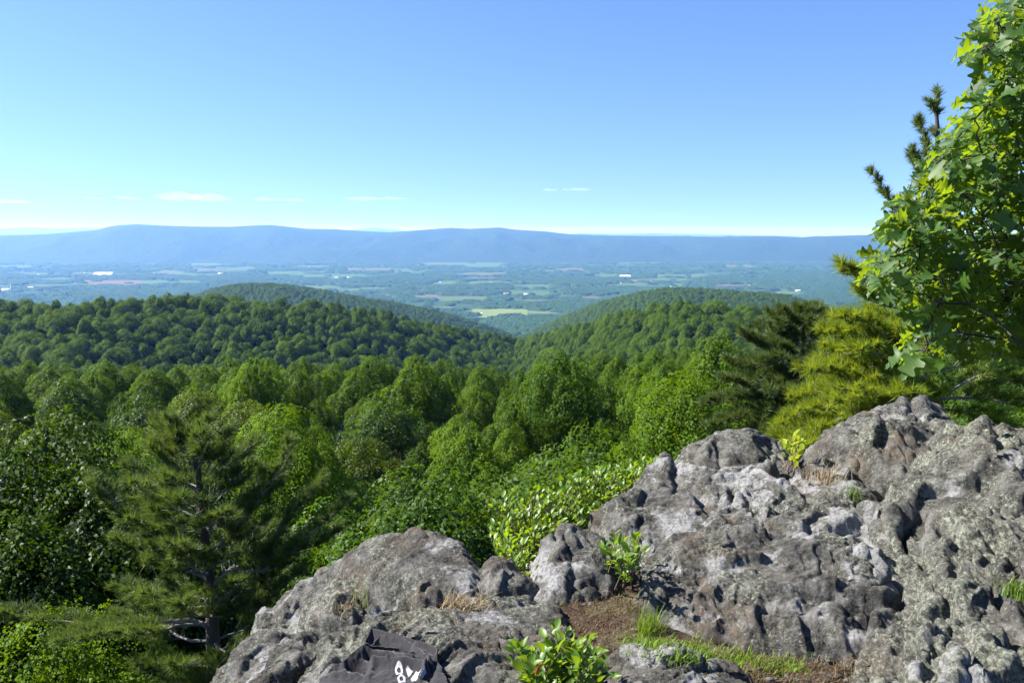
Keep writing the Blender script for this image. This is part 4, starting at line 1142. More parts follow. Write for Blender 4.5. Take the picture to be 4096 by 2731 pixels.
# leaning olive pine behind the left rock hump
Yl = 17.0
tk = [V(842, 520, Yl), V(834, 440, Yl), V(822, 400, Yl), V(812, 372, Yl), V(806, 352, Yl), V(803, 334, Yl), V(806, 312, Yl)]
B = [(V(810, 368, Yl), V(742, 332, Yl - .3), .02), (V(812, 376, Yl), V(728, 358, Yl + .3), .02), (V(816, 386, Yl), V(722, 378, Yl - .3), .03), (V(820, 398, Yl), V(706, 404, Yl), .05), (V(826, 412, Yl), V(712, 424, Yl - .4), .04), (V(828, 420, Yl), V(730, 440, Yl - .8), .04),
     (V(806, 350, Yl), V(772, 326, Yl), .02), (V(804, 338, Yl), V(782, 310, Yl - .2), .0), (V(804, 335, Yl), V(822, 312, Yl), .0), (V(805, 345, Yl), V(832, 325, Yl + .3), .0), (V(811, 370, Yl), V(846, 346, Yl + .4), .0), (V(818, 395, Yl), V(855, 372, Yl), .0), (V(822, 402, Yl), V(770, 392, Yl - .9), .03), (V(830, 425, Yl), V(780, 432, Yl - 1.), .02)]
pine('leaning olive green pine behind the left rock hump', tk, 0.13, B, m_needle_olive, 0.16, 0.011, 40, 1.3, extra=44, lmax=1.7, s_lo=0.25, twig=0.55)

# golden green pine behind the tallest rock
Yg = 9.6
tk = [V(935, 520, Yg), V(934, 430, Yg), V(933, 385, Yg), V(930, 330, Yg), V(934, 260, Yg), V(938, 190, Yg), V(938, 140, Yg), V(936, 100, Yg)]
B = [(V(934, 410, Yg), V(778, 428, Yg - .5), .04), (V(934, 405, Yg), V(800, 446, Yg - 1.3), .02), (V(933, 385, Yg), V(806, 372, Yg - .6), .03), (V(933, 392, Yg), V(822, 408, Yg - 1.), .03), (V(931, 350, Yg), V(826, 332, Yg - .3), .03), (V(932, 360, Yg), V(850, 322, Yg - .7), .03), (V(934, 400, Yg), V(784, 438, Yg - .9), .03), (V(934, 405, Yg), V(800, 420, Yg - .3), .04), (V(934, 396, Yg), V(796, 398, Yg), .05), (V(933, 388, Yg), V(815, 384, Yg + .3), .04), (V(933, 380, Yg), V(818, 362, Yg - .2), .03), (V(932, 372, Yg), V(826, 346, Yg + .2), .04), (V(932, 366, Yg), V(860, 352, Yg - .8), .02),
     (V(931, 350, Yg), V(834, 318, Yg + .1), .03), (V(931, 344, Yg), V(846, 330, Yg - .5), .03), (V(931, 338, Yg), V(872, 310, Yg + .5), .02), (V(931, 320, Yg), V(858, 292, Yg), .0), (V(931, 300, Yg), V(842, 264, Yg - .2), -.05), (V(932, 292, Yg), V(880, 262, Yg + .3), -.03),
     (V(935, 250, Yg), V(870, 170, Yg), -.12), (V(936, 240, Yg), V(895, 200, Yg + .2), -.05), (V(937, 200, Yg), V(912, 150, Yg - .1), -.05), (V(938, 180, Yg), V(918, 118, Yg), -.03), (V(938, 170, Yg), V(960, 130, Yg), -.03), (V(936, 230, Yg), V(985, 180, Yg), -.03),
     (V(934, 405, Yg), V(1010, 425, Yg - .6), .02), (V(934, 398, Yg), V(1040, 405, Yg), .03), (V(933, 388, Yg), V(1020, 380, Yg + .4), .03), (V(932, 375, Yg), V(1000, 350, Yg - .3), .03), (V(931, 345, Yg), V(990, 320, Yg), .02), (V(934, 412, Yg), V(990, 470, Yg + .3), .02), (V(935, 430, Yg), V(1060, 450, Yg + .5), .02), (V(934, 420, Yg), V(860, 430, Yg + .6), .02), (V(934, 410, Yg), V(870, 400, Yg - .9), .02), (V(934, 400, Yg), V(905, 395, Yg - 1.1), .02)]
pine('golden green pine rising behind the tallest rock', tk, 0.10, B, m_needle_gold, 0.125, 0.0085, 38, 1.1, extra=10, lmax=0.9, s_lo=0.3, twig=0.45, top_mat=m_needle_dark, top_z=0.60)

# ================================================================== OAK reaching in from the right
def oak_leaf():
    """outline of a lobed leaf, base at the origin, tip at y = 1"""
    half = [(0.02, 0.0), (0.035, 0.10), (0.10, 0.17), (0.24, 0.20), (0.12, 0.29), (0.15, 0.36), (0.36, 0.44), (0.40, 0.53), (0.30, 0.54), (0.16, 0.55), (0.15, 0.62), (0.30, 0.74), (0.27, 0.80), (0.14, 0.78), (0.10, 0.84), (0.12, 0.92), (0.03, 0.95)]
    v = [(0, y) for _, y in half] + [(x, y) for x, y in half] + [(-x, y) for x, y in half] + [(0, 1.0)]
    n = len(half)
    q, t = [], []
    for i in range(n - 1):
        q += [(i, n + i, n + i + 1, i + 1), (i, i + 1, 2 * n + i + 1, 2 * n + i)]
    t += [(n - 1, 2 * n - 1, 3 * n), (n - 1, 3 * n, 3 * n - 1)]
    return np.array(v, float), np.array(q), np.array(t)
OLV, OLQ, OLT = oak_leaf()
def add_shaped(mb, LV, LQ, LT, c, ydir, nrm, size, var, cup=0.18, droop=0.25, wave=0.06):
    n = len(c)
    xd = unit(np.cross(ydir, nrm)); nz = np.cross(xd, ydir)
    X, Yv = LV[:, 0], LV[:, 1]
    cu = cup * (0.6 + 0.8 * rng.random((n, 1))) ; dr = droop * (0.3 + 1.2 * rng.random((n, 1))); ph = rng.random((n, 1)) * 6.28
    Z = cu * np.abs(X)[None] * 1.2 - dr * Yv[None] ** 2 + wave * np.sin(Yv[None] * 9 + ph) * np.abs(X)[None] * 2
    P = c[:, None] + size[:, None, None] * (X[None, :, None] * xd[:, None] + Yv[None, :, None] * ydir[:, None] + Z[..., None] * nz[:, None])
    k = len(LV); off = (np.arange(n) * k)[:, None, None]
    v = P.reshape(-1, 3)
    mb.add(v, (LQ[None] + off).reshape(-1, 4), np.repeat(var, len(LQ)))
    if len(LT):
        # triangles share the verts just added
        f = (LT[None] + off).reshape(-1, 3) + mb.n - len(v)
        mb.f.setdefault(3, []).append(f.astype(np.int32)); mb.a.setdefault(3, []).append(np.repeat(var, len(LT)))
m_oak = leaf_mat('oak_leaves', (0.020, 0.058, 0.010), (0.065, 0.13, 0.018), (0.34, 0.48, 0.012), 0.5, 0.35, 0.40, tint=False)
m_oakbark = plain_mat('oak_bark', (0.05, 0.042, 0.036), 0.9, 0.35, 8, 0.7, 30, 0.012)
OAK_EDGE = [(1100, -60), (1030, -10), (1000, 2), (980, 12), (972, 38), (992, 72), (975, 84), (968, 112), (948, 128), (930, 158), (918, 176), (908, 196), (900, 214), (892, 236), (878, 250), (870, 262), (884, 282), (905, 298), (921, 312), (914, 335), (905, 352), (912, 362), (940, 352), (962, 356), (985, 350), (1002, 345), (1012, 368), (1024, 362), (1110, 345)]
oe = np.array(OAK_EDGE, float)
root = empty('oak_tree', tuple(at(1330, 560, 4.6))); props(root, 'big lobed leaf oak reaching in from the right edge of the photo', 'oak tree')
ob = np.array(root.location)
wd, lf = MB(), MB()
tr = np.array([V(1330, 590, 4.6), V(1310, 420, 4.6), V(1290, 260, 4.7), V(1275, 80, 4.7), V(1265, -120, 4.7), V(1262, -300, 4.7)]) - ob
wd.tube(tr, [.17, .15, .13, .11, .08, .04], 10)
limbs = [(V(1300, 330, 4.6), V(1130, 300, 4.4), V(900, 262, 4.0)), (V(1290, 260, 4.7), V(1110, 200, 4.6), V(925, 190, 4.4)), (V(1285, 200, 4.7), V(1120, 90, 4.5), V(985, 40, 4.2)),
         (V(1305, 380, 4.6), V(1140, 350, 4.2), V(960, 330, 3.8)), (V(1280, 140, 4.7), V(1140, 150, 4.9), V(970, 140, 5.0)), (V(1300, 350, 4.6), V(1150, 290, 4.9), V(985, 290, 5.0)), (V(1305, 370, 4.6), V(1140, 350, 3.7), V(1015, 350, 3.3))]
lp = []
for a, b, c in limbs:
    s = np.linspace(0, 1, 9)[:, None]
    p = (1 - s) ** 2 * a + 2 * s * (1 - s) * b + s ** 2 * c - ob + rng.normal(size=(9, 3)) * 0.02
    wd.tube(p, np.linspace(.022, .004, 9), 6); lp.append(p)
lp = np.concatenate(lp)
tips = []
while len(tips) < 680:
    u, v = random.uniform(866, 1100), random.uniform(-60, 372)
    d = float(sdf(np.array([u]), np.array([v]), oe)[0])
    if d < 6 or (d > 60 and random.random() < 0.25): continue
    if u > 1024 and random.random() < 0.4: continue
    tips.append(V(u, v, random.uniform(3.4, 5.2)) - ob)
tips = np.array(tips); tips = tips[np.argsort(np.linalg.norm(tips[:, None] - lp[None], axis=-1).min(1))]
joint = [*lp]
for tp in tips:
    J = np.array(joint); j = np.argmin(np.linalg.norm(J - tp, axis=1) + 0.25 * np.maximum(0, J[:, 0] * -1 + tp[0])); a = J[j]; joint.append(tp)
    if np.linalg.norm(a - tp) > 0.05: wd.tube(curve_pts(a, tp, 0.05, 5, 0.03), np.linspace(.0045, .0025, 5), 4)
    n = random.randint(4, 7)
    out = unit(tp - a + np.array([-0.08, -0.05, 0.02]))
    az = np.arange(n) * 2.4 + random.random() * 6
    yd = unit(out * 0.5 + np.stack([np.cos(az), np.sin(az), -0.25 + 0.3 * rng.normal(size=n)], -1) * 0.9)
    nr = unit(np.array([-0.25, -0.1, 1.0]) + rng.normal(size=(n, 3)) * 0.5)
    nr = unit(nr - (nr * yd).sum(1, keepdims=True) * yd)
    sz = 0.058 + 0.068 * rng.random(n) ** 1.3
    c = tp + yd * 0.03
    for cc, y_ in zip(c, yd): wd.tube([tp, cc], [.0022, .0016], 3)
    add_shaped(lf, OLV, OLQ, OLT, c, yd, nr, sz, rng.random(n), 0.3, 0.5, 0.14)
obj('trunk', wd.mesh('trunk', m_oakbark, True), root)
obj('leaves', lf.mesh('leaves', m_oak), root)

# ================================================================== SHRUBS, GRASS, LITTER
def oval_leaf():
    ys_ = [0, .12, .3, .5, .7, .87]; xs_ = [.02, .13, .24, .27, .21, .10]
    v = [(0, y) for y in ys_] + [(x, y) for x, y in zip(xs_, ys_)] + [(-x, y) for x, y in zip(xs_, ys_)] + [(0, 1.0)]
    n = 6; q = []
    for i in range(n - 1): q += [(i, n + i, n + i + 1, i + 1), (i, i + 1, 2 * n + i + 1, 2 * n + i)]
    return np.array(v, float), np.array(q), np.array([(n - 1, 2 * n - 1, 3 * n), (n - 1, 3 * n, 3 * n - 1)])
SLV, SLQ, SLT = oval_leaf()
m_shrub = leaf_mat('shrub_leaves', (0.044, 0.108, 0.008), (0.125, 0.215, 0.014), (0.32, 0.46, 0.012), 0.42, 0.4, 0.42, tint=False, accent=(0.997, (0.36, 0.09, 0.03)))
m_shrub_yel = leaf_mat('yellow_leaves', (0.16, 0.24, 0.015), (0.30, 0.36, 0.02), (0.5, 0.55, 0.02), 0.4, 0.4, 0.45, tint=False)
m_stem = plain_mat('woody_stem', (0.12, 0.085, 0.065), 0.85, 0.3, 30)
def shrub(label, base, tips, lsize, mat=None, nl=9, group='low leafy shrubs on the outcrop'):
    """base: root point, tips: stem ends; leaves sit alternately along the upper stem, pointing up and out"""
    base = np.array(base, float); root = empty('leafy_shrub', tuple(base)); props(root, label, 'shrub', group)
    st, lf = MB(), MB()
    for tp in tips:
        tp = np.asarray(tp) - base; p0 = rng.normal(size=3) * np.array([.05, .05, 0.0]) + np.array([tp[0] * .25, tp[1] * .25, -0.03])
        p = curve_pts(p0, tp, 0.03, 6, 0.035)
        st.tube(p, np.linspace(.0045, .0015, 6), 4)
        n = nl + random.randint(-2, 2); s = 0.35 + 0.65 * np.arange(1, n + 1) / n
        c = np.stack([np.interp(s, np.linspace(0, 1, 6), p[:, i]) for i in range(3)], -1)
        c += rng.normal(size=c.shape) * lsize * 0.25
        d = unit(tp - p0); az = np.arange(n) * 2.4 + random.random() * 6
        yd = unit(d * 0.45 + np.array([0, 0, .35]) + np.stack([np.cos(az), np.sin(az), 0.1 * rng.normal(size=n)], -1) * (1.05 - 0.5 * s[:, None]))
        nr = unit(np.array([-0.2, -.1, 1.0]) + rng.normal(size=(n, 3)) * 0.45); nr = unit(nr - (nr * yd).sum(1, keepdims=True) * yd)
        add_shaped(lf, SLV, SLQ, SLT, c, yd, nr, lsize * (0.7 + 0.55 * rng.random(n)), rng.random(n), 0.35, 0.25, 0.0)
    obj('stems', st.mesh('stems', m_stem, True), root); obj('leaves', lf.mesh('leaves', mat or m_shrub), root)
    return root
def tips_in(poly, n, Y0, Y1):
    P = np.array(poly, float); out = []
    while len(out) < n:
        u, v = random.uniform(P[:, 0].min(), P[:, 0].max()), random.uniform(P[:, 1].min(), P[:, 1].max())
        if sdf(np.array([u]), np.array([v]), P)[0] > 0:
            f = (v - P[:, 1].min()) / (np.ptp(P[:, 1]) + 1e-6)
            out.append(V(u, v, Y1 + (Y0 - Y1) * f + random.uniform(-.15, .15)))
    return out
shrub('bright leafy shrub with orange flecks behind the pointed rock', V(545, 600, 5.0), tips_in([(488, 506), (510, 490), (545, 486), (575, 482), (585, 520), (560, 530), (540, 545), (512, 548), (490, 545)], 190, 4.7, 5.3), 0.042)
shrub('broad leafy shrub running up beside the pale rock shelf', V(600, 560, 5.6), tips_in([(560, 480), (590, 470), (625, 466), (640, 478), (625, 498), (606, 508), (592, 525), (570, 522)], 190, 5.1, 5.8), 0.044)
shrub('leafy shrub thinning out at the foot of the left rock hump', V(640, 520, 6.0), tips_in([(612, 468), (640, 462), (658, 458), (664, 466), (646, 478), (628, 486), (612, 484)], 75, 5.7, 6.1), 0.042)
shrub('sparse low shrub in the dip right of the dome rock', V(530, 640, 4.5), tips_in([(486, 538), (520, 535), (534, 556), (528, 575), (500, 556)], 34, 4.25, 4.6), 0.042)
shrub('small leafy shrub in the soil crack right of the pointed rock', on_rock(624, 574), tips_in([(602, 545), (612, 530), (630, 540), (640, 528), (645, 555), (632, 562), (612, 562)], 14, 3.75, 3.95), 0.045)
shrub('large leaved green bush at the bottom edge of the photo', on_rock(560, 692), tips_in([(512, 640), (536, 628), (560, 622), (590, 640), (612, 640), (612, 672), (604, 720), (520, 720)], 72, 2.75, 3.05), 0.046, nl=10)
shrub('little yellow seedling in the gap between the two rock humps', on_rock(792, 470), tips_in([(776, 438), (790, 432), (800, 434), (800, 452), (786, 452)], 9, 5.2, 5.4), 0.055, m_shrub_yel, nl=6)

m_grass = leaf_mat('grass_blades', (0.08, 0.16, 0.015), (0.20, 0.29, 0.03), (0.34, 0.46, 0.03), 0.5, 0.3, 0.35, tint=False)
m_dry = leaf_mat('dry_grass', (0.22, 0.16, 0.08), (0.42, 0.33, 0.19), (0.35, 0.26, 0.14), 0.7, 0.2, 0.2, tint=False)
m_rust = leaf_mat('rusty_litter', (0.06, 0.036, 0.020), (0.24, 0.175, 0.105), (0.16, 0.11, 0.06), 0.8, 0.1, 0.15, tint=False)
def grass(name, label, spots_, blades, hgt, wid, mat, cat, group=None, spread=0.05, lean=0.5, kind=None):
    mb = MB(); base = np.array(spots_[0], float)
    for sp in spots_:
        sp = np.array(sp, float) - base
        for _ in range(blades):
            a = random.random() * 6.283; h = hgt * random.uniform(.45, 1.15); l = lean * random.random()
            o = sp + np.array([random.gauss(0, spread), random.gauss(0, spread), -0.01]); d = np.array([math.cos(a), math.sin(a), 0]); sd = np.array([-d[1], d[0], 0]) * wid * .5
            s = np.array([0, .4, .75, 1.0]); c = o + d * (l * h * s[:, None] ** 2) + np.array([0, 0, 1.0]) * (h * (s - 0.25 * l * s ** 2))[:, None]
            w = np.array([1, .85, .5, .05])[:, None]
            v = np.concatenate([c - sd * w, c + sd * w])
            mb.add(v, [(0, 4, 5, 1), (1, 5, 6, 2), (2, 6, 7, 3)], random.random())
    o = obj(name, mb.mesh(name, mat)); o.location = base
    return props(o, label, cat, group, kind)
T = on_rock
grass('grass_tuft', 'tall bright grass tuft against the brown bulging rock', [T(652, 630), T(646, 634)], 90, 0.125, 0.0035, m_grass, 'grass tuft', 'grass tufts on the outcrop', 0.03, 0.7)
grass('grass_tuft', 'dry yellow grass tuft on the pale rock shelf', [T(818, 478), T(824, 479), T(829, 480)], 45, 0.10, 0.005, m_dry, 'grass tuft', 'grass tufts on the outcrop', 0.05, 0.8)
grass('grass_tuft', 'tiny green grass tuft in a crevice of the rock shelf', [T(854, 498)], 35, 0.10, 0.005, m_grass, 'grass tuft', 'grass tufts on the outcrop', 0.02, 0.6)
grass('grass_tuft', 'thin grass stalks beside the dark knob of rock', [T(366, 606), T(358, 604)], 9, 0.16, 0.003, m_grass, 'grass tuft', 'grass tufts on the outcrop', 0.02, 0.5)
grass('grass_tuft', 'pale dry grass in the crack left of the thin stalks', [T(345, 606), T(340, 614)], 30, 0.07, 0.004, m_dry, 'grass tuft', 'grass tufts on the outcrop', 0.03, 1.0)
grass('grass_tuft', 'curled brown dead twigs in the hollow right of the knob', [T(462, 606), T(470, 608), T(455, 610)], 60, 0.08, 0.004, m_dry, 'grass tuft', 'grass tufts on the outcrop', 0.04, 1.4)
grass('grass_tuft', 'yellowish grass tuft on the ribbed slope at the right edge', [T(1012, 590), T(1020, 596)], 50, 0.08, 0.005, m_grass, 'grass tuft', 'grass tufts on the outcrop', 0.03, 0.8)
grass('grass_tuft', 'grass among the stems of the small crack shrub', [T(622, 566), T(628, 560), T(616, 562)], 40, 0.14, 0.004, m_grass, 'grass tuft', 'grass tufts on the outcrop', 0.04, 0.6)
gp = []
for _ in range(190):
    a = random.random(); uu = float(np.interp(a, [0, .25, .5, .75, 1], [628, 668, 705, 745, 800])); vv = float(np.interp(uu, [628, 668, 705, 745, 800], [642, 647, 654, 661, 668]))
    gp.append(T(uu + random.gauss(0, 6), vv + random.gauss(0, 3.2)))
grass('low_weeds', 'short bright green weeds in a strip along the foot of the brown rock', gp, 13, 0.036, 0.005, m_grass, 'weeds', None, 0.03, 1.1, 'stuff')
gp = [T(random.uniform(565, 640), random.uniform(590, 640)) for _ in range(60)] + [T(random.uniform(740, 865), random.uniform(660, 680)) for _ in range(50)]
grass('dry_litter', 'dry grass and needle litter strewn over the bare soil', gp, 18, 0.035, 0.004, m_rust, 'litter', None, 0.05, 1.6, 'stuff')

# pebbles and fallen leaves on the soil
mb = MB(); pb0 = np.array(T(620, 610))
la, lo = np.meshgrid(np.linspace(-1.57, 1.57, 5), np.linspace(0, 6.2832, 8)[:-1], indexing='ij')
sp_ = np.stack([np.cos(la) * np.cos(lo), np.cos(la) * np.sin(lo), np.sin(la)], -1)
for k in range(70):
    q = np.array(T(random.uniform(565, 645), random.uniform(588, 640)) if k % 2 else T(random.uniform(735, 868), random.uniform(658, 682))) - pb0
    r = random.uniform(.004, .016)
    v_ = (sp_ * (1 + 0.3 * rng.normal(size=sp_.shape[:2])[..., None] * .6) * r * np.array([1.3, 1.0, .6])).reshape(-1, 3) + q
    i, j = np.meshgrid(np.arange(4), np.arange(7), indexing='ij'); j2 = (j + 1) % 7
    mb.add(v_, np.stack([i * 7 + j, i * 7 + j2, (i + 1) * 7 + j2, (i + 1) * 7 + j], -1).reshape(-1, 4))
o = obj('pebbles', mb.mesh('pebbles', plain_mat('pebble_stone', (0.085, 0.078, 0.068), 0.9, 0.4, 40))); o.location = pb0
props(o, 'loose pebbles strewn over the brown soil', 'pebbles', kind='stuff')
gp = [T(random.gauss(610, 18), random.gauss(612, 12)) for _ in range(40)] + [T(random.gauss(790, 40), random.gauss(668, 5)) for _ in range(40)]
grass('moss_sprigs', 'sparse olive moss and sprigs growing in the brown soil', gp, 10, 0.022, 0.006, leaf_mat('olive_moss', (0.06, 0.075, 0.012), (0.13, 0.14, 0.025), (0.15, 0.17, 0.02), 0.7, 0.1, 0.2, tint=False), 'moss', None, 0.035, 1.2, 'stuff')

# ================================================================== GARMENT lying on the slab
m_cloth = (lambda M: M.done(M.bsdf(M.mix(M.noise(900, 2), (0.011, 0.0102, 0.0118), (0.017, 0.0155, 0.018)), 0.85, M.bump(M.noise(700, 2), 0.15, 0.001), 0.2, **{'Sheen Weight': 0.25})))(Mat('dark_fabric'))
m_print = plain_mat('white_print', (0.30, 0.31, 0.34), 0.7, 0.12, 120)
CW = lambda x, y: ((1250 + x / 3.618) / 4, (2500 + y / 3.618) / 4)     # close-up of the photo -> 1024 px frame
def fold_field(u, v, lines):
    z = np.zeros(u.shape)
    for pts, w, a in lines:
        P = np.array([CW(*q) for q in pts]); d2 = np.full(u.shape, 1e9)
        for (ax, ay), (bx, by) in zip(P[:-1], P[1:]):
            ex, ey = bx - ax, by - ay
            h = np.clip(((u - ax) * ex + (v - ay) * ey) / (ex * ex + ey * ey), 0, 1)
            d2 = np.minimum(d2, (u - ax - h * ex) ** 2 + (v - ay - h * ey) ** 2)
        z += a * np.exp(-d2 / (2 * w * w))
    return z
FOLDS = [([(880, 600), (1100, 625), (1500, 655), (1640, 695)], 2.4, .030), ([(810, 510), (1180, 545)], 2.6, -.024), ([(820, 470), (1100, 485), (1330, 560), (1450, 560)], 1.8, .022), ([(1000, 350), (1250, 385), (1400, 440)], 2.2, -.014),
         ([(760, 460), (600, 600), (470, 700)], 3.0, .026), ([(760, 700), (520, 720)], 2.6, -.018), ([(640, 770), (300, 780)], 2.2, .014), ([(1150, 560), (1090, 620)], 1.2, .012), ([(1480, 430), (1620, 560), (1740, 680)], 2.0, .020), ([(1560, 590), (1700, 700)], 1.4, -.020), ([(880, 640), (820, 800)], 2.2, .014), ([(1350, 640), (1000, 780)], 2.6, .008), ([(1690, 640), (1560, 830)], 1.8, .022), ([(1780, 640), (1700, 836)], 1.6, -.014)]
def cl_ref(u, v):
    """where the line of sight meets the plane the garment rests on"""
    d = ray(u, v); z0 = cf[2] + 0.030
    k = (z0 - CZ) / (d.z - cf[0] * d.x - cf[1] * d.y)
    return Vector((d.x * k, d.y * k, CZ + d.z * k))
def cloth_z(u, v, x, y):
    return x * cf[0] + y * cf[1] + cf[2] + 0.026 + fold_field(u, v, FOLDS) + 0.004 * fbm(u * .06, v * .11, 2, 500, ridged=True) + 0.003 * fbm(u * .25, v * .4, 2, 501)
def cloth_patch(name, poly, zfn, parent, origin, nu=230, nv=120):
    P = np.array([CW(*q) for q in poly])
    uu, vv = np.meshgrid(np.linspace(P[:, 0].min() - .5, P[:, 0].max() + .5, nu), np.linspace(P[:, 1].min() - .5, P[:, 1].max() + .5, nv), indexing='ij')
    d = sdf(uu.ravel(), vv.ravel(), P).reshape(uu.shape)
    g = np.array([[tuple(cl_ref(a, b)) for a, b in zip(ru, rv)] for ru, rv in zip(uu, vv)])
    z = zfn(uu, vv, g[..., 0], g[..., 1], d)
    v_ = np.stack([g[..., 0], g[..., 1], z], -1).reshape(-1, 3) - origin
    f = grid_faces(nu, nv)[:, ::-1]; f = f[(d.ravel()[f] > -0.2).all(1)]
    k, inv = np.unique(f.ravel(), return_inverse=True)
    o = obj(name, mesh_np(name, v_[k], inv.reshape(-1, 4), m_cloth, smooth=True), parent)
    so = o.modifiers.new('thickness', 'SOLIDIFY'); so.thickness = 0.003; so.offset = -1
    return o
g0 = np.array(cl_ref(400, 670)); g0[2] = 0
garment = empty('garment', tuple(g0)); props(garment, 'crumpled dark grey garment with white printed logo lying on the slab', 'garment')
BODY = [(890, 372), (930, 300), (975, 238), (1100, 262), (1250, 285), (1390, 345), (1500, 410), (1640, 480), (1740, 560), (1810, 640), (1830, 690), (1925, 790), (1980, 960), (60, 960), (110, 830), (300, 735), (450, 695), (600, 580), (690, 490), (760, 455), (830, 420)]
BACK = [(855, 145), (1000, 180), (1200, 238), (1390, 296), (1560, 345), (1700, 392), (1800, 452), (1822, 690), (1700, 690), (1500, 520), (1250, 400), (960, 400), (760, 460), (770, 330), (800, 270)]
edge_lip = lambda d: 0.016 * np.exp(-np.maximum(d, 0) / 1.6)
cloth_patch('body_panel', BODY, lambda u, v, x, y, d: cloth_z(u, v, x, y) + 0.020 + edge_lip(d) * (v < 676), garment, g0)
cloth_patch('back_panel', BACK, lambda u, v, x, y, d: cloth_z(u, v, x, y) + 0.006 + 0.030 * np.exp(-np.maximum(d, 0) / 2.5) * (v < 660), garment, g0, 200, 90)
def decal(name, polys, holes=()):
    mb_v, mb_f = [], []
    for poly in polys:
        P = np.array([CW(*q) for q in poly]); 
        uu, vv = np.meshgrid(np.linspace(P[:, 0].min(), P[:, 0].max(), 46), np.linspace(P[:, 1].min(), P[:, 1].max(), 46), indexing='ij')
        d = sdf(uu.ravel(), vv.ravel(), P)
        for hx, hy, hr in holes:
            c = CW(hx, hy); d = np.minimum(d, np.hypot(uu.ravel() - c[0], vv.ravel() - c[1]) - hr / 3.618 / 4)
        g = np.array([tuple(cl_ref(a, b)) for a, b in zip(uu.ravel(), vv.ravel())])
        z = cloth_z(uu.ravel(), vv.ravel(), g[:, 0], g[:, 1]) + 0.020 + 0.0022
        f = grid_faces(46, 46)[:, ::-1]; f = f[(d[f] > -0.02).all(1)]
        k, inv = np.unique(f.ravel(), return_inverse=True)
        mb_f.append(inv.reshape(-1, 4) + sum(len(q) for q in mb_v)); mb_v.append(np.c_[g[:, :2], z][k] - g0)
    obj(name, mesh_np(name, np.concatenate(mb_v), np.concatenate(mb_f), m_print, smooth=True), garment)
def ring_poly(cx, cy, r, foot):
    a = np.linspace(R(200), R(-20 - 0), 22)
    return [(cx + r * math.cos(t) * 1.0, cy - r * math.sin(t)) for t in a] + foot
decal('printed_letter', [ring_poly(1252, 735, 60, [(1318, 765), (1210, 790)])], [(1252, 737, 27)])
decal('printed_letter', [ring_poly(1288, 838, 60, [(1352, 880), (1250, 905)])], [(1288, 840, 27)])
for bar in ([(1350, 712), (1383, 690), (1460, 745), (1390, 815)], [(1420, 838), (1500, 743), (1585, 776), (1500, 880), (1440, 880)], [(1555, 850), (1620, 752), (1652, 772), (1590, 860)]):
    decal('printed_bar', [bar])

# ================================================================== BUILDINGS ON THE VALLEY FLOOR
m_wall = plain_mat('white_siding', (0.72, 0.72, 0.70), 0.6, 0.08)
m_roof_w = plain_mat('white_metal_roof', (0.80, 0.80, 0.80), 0.45, 0.05)
m_roof_g = plain_mat('grey_metal_roof', (0.38, 0.40, 0.43), 0.5, 0.1)
m_roof_r = plain_mat('rusty_roof', (0.34, 0.17, 0.11), 0.7, 0.2)
def building(name, label, u, v, L, D, h, roof, rot=0.0, group=None, cat='building', wall=None):
    p = at_z(u, v, VZ); root = empty(name, tuple(p)); root.rotation_euler = (0, 0, rot)
    L2, D2, r = L / 2, D / 2, D * 0.22
    w = [(-L2, -D2, -1), (L2, -D2, -1), (L2, D2, -1), (-L2, D2, -1), (-L2, -D2, h), (L2, -D2, h), (L2, D2, h), (-L2, D2, h), (-L2, 0, h + r), (L2, 0, h + r)]
    wf = [np.array([(0, 1, 5, 4), (2, 3, 7, 6)]), np.array([(1, 2, 6, 9, 5), (3, 0, 4, 8, 7)])]
    obj('wall', mesh_np('wall', w, wf, wall or m_wall), root)
    e = 0.6
    k = r / D2
    rv = [(-L2 - e, -D2 - e, h - e * k + .15), (L2 + e, -D2 - e, h - e * k + .15), (L2 + e, 0, h + r + .15), (-L2 - e, 0, h + r + .15), (L2 + e, D2 + e, h - e * k + .15), (-L2 - e, D2 + e, h - e * k + .15)]
    obj('roof', mesh_np('roof', rv, [(0, 1, 2, 3), (3, 2, 4, 5)], roof), root)
    return props(root, label, cat, group)
building('warehouse', 'long gleaming white warehouse beyond the ploughed field at left', 104, 275.6, 160, 90, 14, m_roof_w, 0.05)
building('warehouse', 'white warehouse row far right of the oval meadow', 625, 277.2, 90, 46, 12, m_roof_w, 0.02)
building('long_barn', 'long pale roofed barn up the valley at right', 613, 271.0, 130, 20, 7, m_roof_w, 0.0, cat='barn')
building('long_barn', 'long grey roofed barn in the hay field left of centre', 405, 297.6, 46, 14, 6, m_roof_g, -0.15, cat='barn')
building('long_barn', 'second grey roofed barn in front of the long one in the hay field', 413, 298.9, 40, 13, 6, m_roof_g, -0.35, cat='barn')
building('long_barn', 'rust roofed barn in the green field right of centre', 506, 293.4, 34, 12, 6, m_roof_r, 0.0, cat='barn')
building('long_barn', 'white roofed barn in the field above the oval meadow', 526, 294.6, 30, 18, 7, m_roof_w, 0.1, cat='barn')
building('long_barn', 'pale long barn at the far left field edge', 222, 273.4, 70, 16, 7, m_roof_w, 0.03, cat='barn')
building('long_barn', 'pale long barn right of the far left field edge', 249, 272.5, 80, 16, 7, m_roof_w, 0.03, cat='barn')
building('long_barn', 'farm shed on the hillside field at right', 798, 290.8, 30, 16, 6, m_roof_w, 0.2, cat='barn')
building('warehouse', 'white mill building beside the tall white tower', 29, 288.6, 60, 30, 10, m_roof_w, 0.1)
building('warehouse', 'low white plant at the foot of the tall tower', 6, 290.2, 50, 26, 9, m_roof_w, -0.1)
tw = empty('tower', tuple(at_z(11, 291.0, VZ))); props(tw, 'tall thin white tower in the town at the far left', 'tower')
